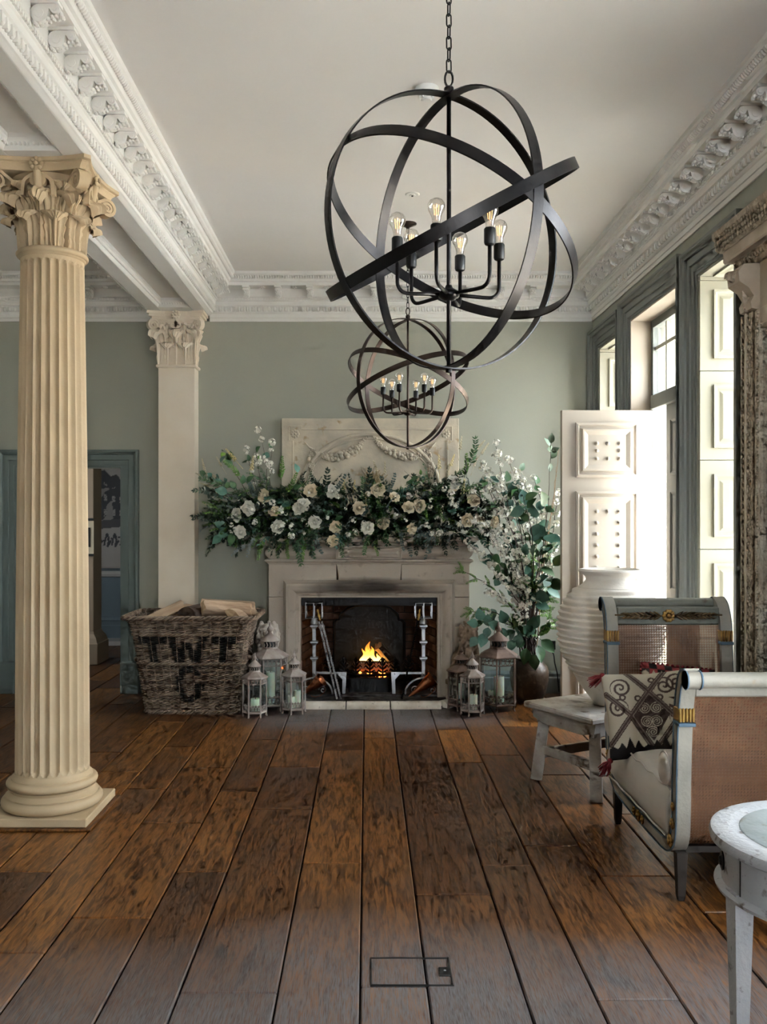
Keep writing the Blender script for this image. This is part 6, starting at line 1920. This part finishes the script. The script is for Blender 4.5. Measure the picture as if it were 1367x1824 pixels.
LF = leaf_mesh(.088, .070, M_LEAFT, .2); LFG = leaf_mesh(.092, .066, M_LEAF, .25); LFP = leaf_mesh(.075, .050, M_LEAFP, .2); LFB = leaf_mesh(.062, .044, M_LEAFB, .25)

def rnd_dir(rr, bias=(0, 0, 0)):
    return (Vector((rr.gauss(0, 1), rr.gauss(0, 1), rr.gauss(0, 1))).normalized()+Vector(bias)).normalized()
def at(px, py, Y): return Vector((fx(px, Y), Y, fz(py, Y)))

# ---- garland on the mantel shelf
TOP = [(372, 925), (395, 895), (420, 872), (470, 852), (520, 860), (600, 862), (650, 860), (700, 858), (760, 852), (815, 838), (850, 850), (875, 880)]
def top_py(px):
    for (a, b), (c, d) in zip(TOP, TOP[1:]):
        if a <= px <= c: return b+(d-b)*(px-a)/(c-a)
    return 925
ga = thing('flower_garland', 'lush garland of cream roses, white blossom and greenery along the mantel shelf', 'flower garland', (0, 0, 0))
moss = MB(); rr = random.Random(21)
for k in range(120):
    px = rr.uniform(405, 858); hz = (fz(top_py(px)+28, 7.52)-ZSH)*rr.random()
    moss.ball((fx(px, 7.52), 7.55+rr.uniform(-.06, .03), ZSH+.04+hz*.9), rr.uniform(.035, .06), 7, 5, (1.2, .9, .9))
moss.obj('moss_base', M_DKLEAF, ga, 180, kind='stuff')
rr = random.Random(4)
kinds = ['green']*6+['dark']*6+['euc']*5+['bright']*3+['silver']*3+['teal']*2
for k in range(290):
    px = rr.uniform(385, 872); py = rr.uniform(top_py(px)+8, 962)
    Y = 7.36+rr.uniform(0, .17) if py > 900 else 7.42+rr.uniform(0, .18)
    kd = rr.choice(kinds)
    if px < 480 and py < 925 and rr.random() < .5: kd = 'bright'
    cx = (px-625)/250
    d = Vector((cx*.7+rr.gauss(0, .55), -.75+rr.gauss(0, .35), rr.gauss(.25, .55) if py < 930 else rr.gauss(-.4, .4)))
    link('foliage_sprig', rr.choice(SPR[kd]), ga, frame(at(px, py, Y), d, (rr.gauss(0, .5), -.6, .8), rr.uniform(.8, 1.25)))
for mm, kk, cnt in ((M_LEAF, 'green', 130), (M_DKLEAF, 'dark', 120), (M_EUC, 'euc', 80), (M_LEAFB, 'bright', 70)):
    fl_ = MB()
    srcs = SPR[kk]
    dat = [([tuple(v.co) for v in me_.vertices], [tuple(p_.vertices) for p_ in me_.polygons]) for me_ in srcs]
    for k in range(cnt):
        px = rr.uniform(388, 870); py = rr.uniform(top_py(px)+6, 960); Y = 7.40+rr.uniform(0, .16)
        d = Vector(((px-625)/300+rr.gauss(0, .6), -.7+rr.gauss(0, .4), rr.gauss(.3, .6)))
        b0 = len(fl_.v); fl_.add(*rr.choice(dat)); fl_.xf(frame(at(px, py, Y), d, (rr.gauss(0, .5), -.6, .8), rr.uniform(.7, 1.15)), b0)
    fl_.obj('foliage_fill', mm, ga, 180, kind='stuff')
# hanging and reaching sprigs
for px, py, dx, dz, kd, s in ((455, 955, -.35, -1, 'silver', 1.3), (470, 960, -.2, -1, 'bright', 1.1), (440, 970, -.8, -.6, 'silver', 1.1), (535, 955, .1, -1, 'green', 1.3), (545, 962, -.1, -1, 'bright', 1.1), (560, 945, .4, -.9, 'euc', 1.1), (525, 955, -.6, -.7, 'dark', 1.0),
        (610, 952, .1, -1, 'green', 1.0), (668, 955, .25, -1, 'bright', 1.0), (662, 950, -.3, -1, 'green', 1.0), (715, 945, .2, -1, 'euc', .9), (745, 950, 0, -1, 'dark', .9), (765, 945, .1, -1, 'euc', 1.0), (790, 950, .2, -.9, 'dark', .9),
        (405, 870, -1, .35, 'green', 1.3), (395, 880, -1, .1, 'dark', 1.2), (415, 905, -1, -.2, 'dark', 1.1), (430, 850, -.7, .6, 'bright', 1.2), (500, 855, 0, 1, 'bright', 1.2), (510, 880, .4, 1, 'bright', 1.2), (575, 885, .1, 1, 'dark', 1.2), (590, 880, .5, .8, 'euc', 1.1),
        (655, 880, 0, 1, 'dark', 1.1), (690, 880, .3, 1, 'euc', 1.0), (838, 830, .1, 1, 'green', 1.3), (828, 850, .0, 1, 'bright', 1.2), (380, 915, -1, -.3, 'dark', .9)):
    link('foliage_sprig', SPR[kd][0], ga, frame(at(px, py, 7.40), (dx, -.25, dz), (0, -1, .3), s))
# roses
rose_px = [(555,875,0),(592,876,1),(423,917,1),(430,947,1),(490,913,0),(495,937,1),(541,898,1),(561,930,1),(598,938,0),(594,964,0),(702,886,0),(684,932,0),(673,874,0),(733,941,0),(747,901,0),(728,905,0),(472,883,0),(807,860,1),(844,892,0),(832,926,0),(854,921,0),(535,905,1),(880,929,0),(445,905,1),(640,905,0),(655,940,1)]
for k, (px, py, w) in enumerate(rose_px):
    Y = 7.32+.02*(k % 3)+(.06 if py < 880 else 0)
    d = Vector(((px-625)/500+rr.gauss(0, .25), -1, .35+rr.gauss(0, .25) if py < 930 else -.1))
    link('rose', (ROSEW if w else ROSES)[k % 2 if w else k % 3], ga, zframe(at(px, py, Y), d, rr.uniform(.95, 1.25), rr.uniform(0, 6)))
# yellow and ivory spikes
for px, py, dx, m in ((613,872,.0,YSP),(631,878,.05,YSP),(448,838,.15,YSP),(653,900,-.05,YSP),(783,835,-.05,YSP),(803,830,.3,YSP),(824,880,.12,YSP),(420,820,-.75,YSP),(472,895,-.2,YSP),
        (366,850,-1.1,ISP),(372,866,-1.2,ISP),(385,850,-.9,ISP),(390,880,-1.0,ISP),(395,830,-.5,ISP),(392,895,.1,ISP),(378,905,-.8,ISP),(850,800,.8,ISP),(858,808,.6,ISP),(796,850,.1,ISP),(845,830,.3,ISP),(365,838,-.2,ISP),(686,845,.0,ISP),(672,840,-.3,ISP),(820,800,.1,ISP)):
    link('flower_spike', m[(px+py) % 2], ga, frame(at(px, py, 7.44), (dx, -.15, .9 if dx > -.8 else .45), (0, -1, 0), rr.uniform(.75, 1.0)))
# dried grass tuft in the middle
gt = MB()
for k in range(60):
    a = rr.gauss(0, .35); l = rr.uniform(.10, .21); p = at(662, 880, 7.56)
    gt.tube([p, p+Vector((l*.5*sin(a), -.02, l*.55)), p+Vector((l*sin(a)*1.3, -.05, l*.95))], [.0022, .002, .003], 4)
gt.obj('dried_grass', M_GRASS, ga, kind='stuff')
# blossom twigs rising at the left, big leaves
def branch(parent, pts, r0, m=M_TWIG, n=5):
    P = spline(pts, 6); k = len(P); j = random.Random(len(P)*7+int(P[-1].x*999))
    P = [p+Vector((j.gauss(0, .004), j.gauss(0, .004), j.gauss(0, .003))) for p in P]
    return MB().tube(P, [r0*(1-.75*i/(k-1)) for i in range(k)], n).obj('branch', m, parent, 180), P
def along(P, t):
    i = t*(len(P)-1); a = min(int(i), len(P)-2); return P[a].lerp(P[a+1], i-a), (P[a+1]-P[a]).normalized()
def dress(b, P, rr, leaves=(), n_leaf=0, blos=(), n_blo=0, t0=.35, lsize=(.8, 1.2), bsize=(.8, 1.2), bt0=.35):
    for k in range(n_leaf):
        p, d = along(P, rr.uniform(t0, 1.0)); q = (d*.5+rnd_dir(rr, (0, -.5, 0))).normalized()
        link('leaf', rr.choice(leaves), b, frame(p+q*.015, q, (rr.gauss(0, .6), -1, .6+rr.gauss(0, .5)), rr.uniform(*lsize)))
    for k in range(n_blo):
        p, d = along(P, bt0+(1-bt0)*(k+rr.random())/n_blo); q = rnd_dir(rr, (0, -.6, .2))
        link('blossom', rr.choice(blos), b, zframe(p+q*.014, q, rr.uniform(*bsize), rr.uniform(0, 6)))
for pts, nl, nb in (([(470, 900), (475, 850), (470, 800), (459, 756)], 0, 6), ([(480, 900), (482, 840), (486, 785)], 2, 7), ([(465, 900), (452, 850), (438, 790)], 3, 5), ([(460, 900), (462, 840), (455, 805)], 2, 4),
        ([(450, 910), (415, 870), (360, 848)], 10, 2), ([(450, 910), (410, 880), (362, 872)], 6, 3), ([(450, 900), (425, 850), (400, 800)], 6, 1), ([(770, 900), (755, 870), (720, 838)], 4, 1), ([(790, 900), (760, 860), (745, 845)], 4, 2), ([(500, 890), (520, 870), (530, 845)], 3, 2)):
    b, P = branch(ga, [at(px, py, 7.47-.015*i) for i, (px, py) in enumerate(pts)], .0032)
    dress(b, P, rr, (LFG, LFB, LF), nl, BLO[:2]+BLOS, nb, .35, (.6, .95), (.6, .9))
for px, py, dx, dz in ((408, 948, -1, -.3), (402, 940, -.7, .4), (396, 955, -.9, -.6), (415, 950, -.2, -.9), (420, 870, -.5, .8), (432, 862, .2, .9), (440, 858, .6, .6), (405, 878, -.9, .3), (522, 870, .8, .3), (776, 870, .7, .5), (598, 925, .4, .2), (590, 918, -.5, .3), (600, 930, .3, -.4)):
    link('leaf', LF if px < 415 else LFG, ga, frame(at(px, py, 7.36), (dx, -.35, dz), (rr.gauss(0, .3), -1, .4), 1.15 if px < 420 else .8))
# small white blossom and wax flower clusters through the garland
for k in range(95):
    px = rr.uniform(395, 890); py = rr.uniform(top_py(px)+15, 955)
    if 560 < px < 720 and rr.random() < .5: continue
    link('blossom', rr.choice(BLOS+BLO[:1]), ga, zframe(at(px, py, 7.30+rr.uniform(0, .05)), rnd_dir(rr, (0, -1, .3)), rr.uniform(.6, .95), rr.uniform(0, 6)))

# ---- jar with the tall flowering branches
M_JAR = mat('brown_glazed_jar', (.105, .065, .040), .45, col2=(.055, .035, .025), scale=6, col3=(.18,.12,.075), scale3=16, lo3=.58, hi3=.72, bump=.25, bscale=40)
JX, JY = fx(944, 7.36), 7.38
jar = thing('stoneware_jar', 'brown glazed stoneware jar holding the tall flowering branches beside the door', 'jar', (JX, JY, 0))
MB().lathe([(.095, 0), (.105, .01), (.135, .08), (.158, .18), (.160, .24), (.145, .29), (.112, .325), (.106, .338), (.118, .352), (.122, .360), (.112, .364), (.100, .35), (.10, .30), (.13, .22), (.01, .05)], 48).obj('body', M_JAR, jar, 60)
ar = thing('branch_arrangement', 'tall arrangement of white blossom branches and round leaves rising from the brown jar', 'flower arrangement', (0, 0, 0))
rr = random.Random(9)
foot = lambda: Vector((JX+rr.uniform(-.05, .05), JY+rr.uniform(-.05, .03), .30))
LB = (LF, LF, LFG, LFG)
specs = [  # tip and mid pixels, kind
 ([(930, 1010), (905, 900), (882, 782)], 'blossom', 17), ([(935, 1000), (895, 900), (858, 822)], 'blossom', 17), ([(950, 1000), (930, 890), (905, 815)], 'blossom', 15), ([(955, 980), (945, 890), (920, 835)], 'mix', 9),
 ([(960, 990), (965, 900), (950, 850)], 'mix', 10), ([(930, 1050), (890, 980), (845, 925)], 'blossom', 16), ([(925, 1080), (880, 1010), (832, 965)], 'blossom', 15), ([(925, 1100), (880, 1050), (820, 1015)], 'sprigs', 8),
 ([(920, 1120), (880, 1090), (838, 1090)], 'sprigs', 8), ([(965, 1050), (985, 950), (995, 880)], 'blossom', 10), ([(955, 1060), (980, 1000), (990, 960)], 'blossom', 10), ([(945, 1050), (930, 960), (915, 900)], 'leafy', 17),
 ([(940, 1060), (915, 980), (890, 930)], 'leafy', 13), ([(955, 1060), (960, 970), (955, 905)], 'leafy', 14), ([(935, 1080), (905, 1020), (875, 985)], 'leafy', 13), ([(955, 1090), (975, 1040), (985, 1010)], 'leafy', 9),
 ([(945, 1090), (940, 1030), (935, 985)], 'mix', 10), ([(930, 1110), (900, 1070), (868, 1050)], 'blossom', 9), ([(950, 1110), (965, 1080), (978, 1060)], 'sprigs', 8), ([(930, 1130), (900, 1110), (862, 1105)], 'leafy', 9),
 ([(945, 1130), (955, 1115), (962, 1130)], 'leafy', 7), ([(938, 1140), (930, 1120), (925, 1095)], 'leafy', 8), ([(960, 1130), (975, 1110), (985, 1100)], 'sprigs', 7), ([(950, 1060), (948, 1020), (952, 990)], 'sprigs', 8),
 ([(965, 1000), (978, 880), (980, 790)], 'tip', 6), ([(968, 1000), (985, 900), (992, 830)], 'bare', 0), ([(970, 1000), (988, 880), (996, 800)], 'bare', 0), ([(940, 1020), (905, 930), (872, 870)], 'mix', 10), ([(940, 1010), (925, 920), (940, 870)], 'blossom', 10), ([(935, 1090), (900, 1040), (880, 1010)], 'blossom', 9),
 ([(925, 1010), (890, 930), (866, 850)], 'blossom', 15), ([(920, 1020), (870, 940), (838, 880)], 'blossom', 14), ([(930, 1000), (900, 910), (890, 840)], 'blossom', 14), ([(940, 990), (920, 900), (900, 860)], 'leafy', 10),
 ([(950, 990), (945, 930), (930, 880)], 'leafy', 10), ([(960, 1010), (975, 950), (970, 900)], 'leafy', 10), ([(950, 1060), (965, 1010), (975, 960)], 'mix', 12), ([(935, 1060), (910, 1000), (905, 960)], 'leafy', 12),
 ([(960, 1080), (975, 1020), (982, 975)], 'sprigs', 8), ([(925, 1070), (885, 1000), (850, 950)], 'blossom', 13), ([(950, 1080), (955, 1040), (960, 1015)], 'leafy', 10)]
for pts, kd, n in specs:
    Y = JY+rr.uniform(-.16, .10)
    f = foot()
    P0 = [f, f.lerp(at(*pts[0], Y), .5)+Vector((rr.gauss(0, .02), 0, 0))]+[at(px, py, Y+rr.uniform(-.03, .03)) for px, py in pts]
    b, P = branch(ar, P0, .0075 if kd not in ('bare', 'tip') else .006, M_TWIGP if (kd == 'bare' and rr.random() < .6) else M_TWIG)
    if kd == 'blossom': dress(b, P, rr, LB, 2, BLO, n, .4, (.7, 1.0), (.75, 1.1), .42)
    elif kd == 'mix': dress(b, P, rr, LB, n//2+1, BLO, n//2+1, .45, (.8, 1.1), (.7, 1.0), .5)
    elif kd == 'leafy': dress(b, P, rr, LB, n, BLOS, 2, .45, (1.0, 1.5), (.7, .9), .5)
    elif kd == 'tip': dress(b, P, rr, (LFP,), n, (), 0, .80, (.9, 1.1)); link('leaf', LFP, b, frame(P[-1], (.1, -.2, 1), (0, -1, 0), 1.1))
    elif kd == 'sprigs':
        for k in range(n*2):
            p, d = along(P, rr.uniform(.45, 1)); link('foliage_sprig', rr.choice(SPR['bright']), b, frame(p, d+rnd_dir(rr, (0, -.4, 0))*.9, (0, -1, .5), rr.uniform(.45, .8)))
        dress(b, P, rr, (), 0, BLOS, 3, .4, bsize=(.7, 1.0))
# round leaves low over the jar and towards the lion
for px, py, dx, dz, s in ((958, 1150, .3, -.9, 1.5), (938, 1155, -.2, -1, 1.4), (965, 1140, .7, -.6, 1.5), (950, 1165, .1, -1, 1.4), (925, 1130, -.2, -1, 1.2), (905, 1125, -.8, -.2, 1.2), (890, 1118, -.8, .4, 1.2), (870, 1118, -.3, -1, 1.0), (858, 1105, -.3, 1, 1.2), (852, 1112, -.8, .2, 1.1), (862, 1128, -.2, -1, 1.3), (850, 1135, -.6, -.7, 1.1), (900, 1110, -.3, .9, 1.3), (915, 1140, -.4, -.9, 1.1), (945, 1130, 0, .9, 1.1)):
    link('leaf', LF if px < 930 else LFG, ar, frame(at(px, py, 7.24), (dx, -.4, dz), (rr.gauss(0, .3), -1, .3), s))

# ================================================================== FLOOR HATCH
ht = thing('floor_hatch', 'rectangular service hatch with dark outline let into the front floor boards', 'floor hatch', (0, 0, 0))
hy0, hy1 = fy(1756), fy(1706); hx0, hx1 = fx(660, hy0), fx(809, hy0)
for b in ((hx0, hx1, hy0, hy0+.006), (hx0, hx1, hy1-.006, hy1), (hx0, hx0+.005, hy0+.006, hy1-.006), (hx1-.005, hx1, hy0+.006, hy1-.006)):
    MB().box(*b, -.004, .0022).obj('frame_strip', M_BPL, ht)
hpx, hpy = fx(793, fy(1731)), fy(1731)
MB().box(hpx-.019, hpx+.019, hpy-.028, hpy+.028, -.004, .0026, .001).obj('finger_pull', M_BPL, ht)
MB().lathe([(.004, 0), (.004, .0010), (0, .0014)], 8, (hpx, hpy+.004, .0026)).obj('screw', M_STEEL, ht)
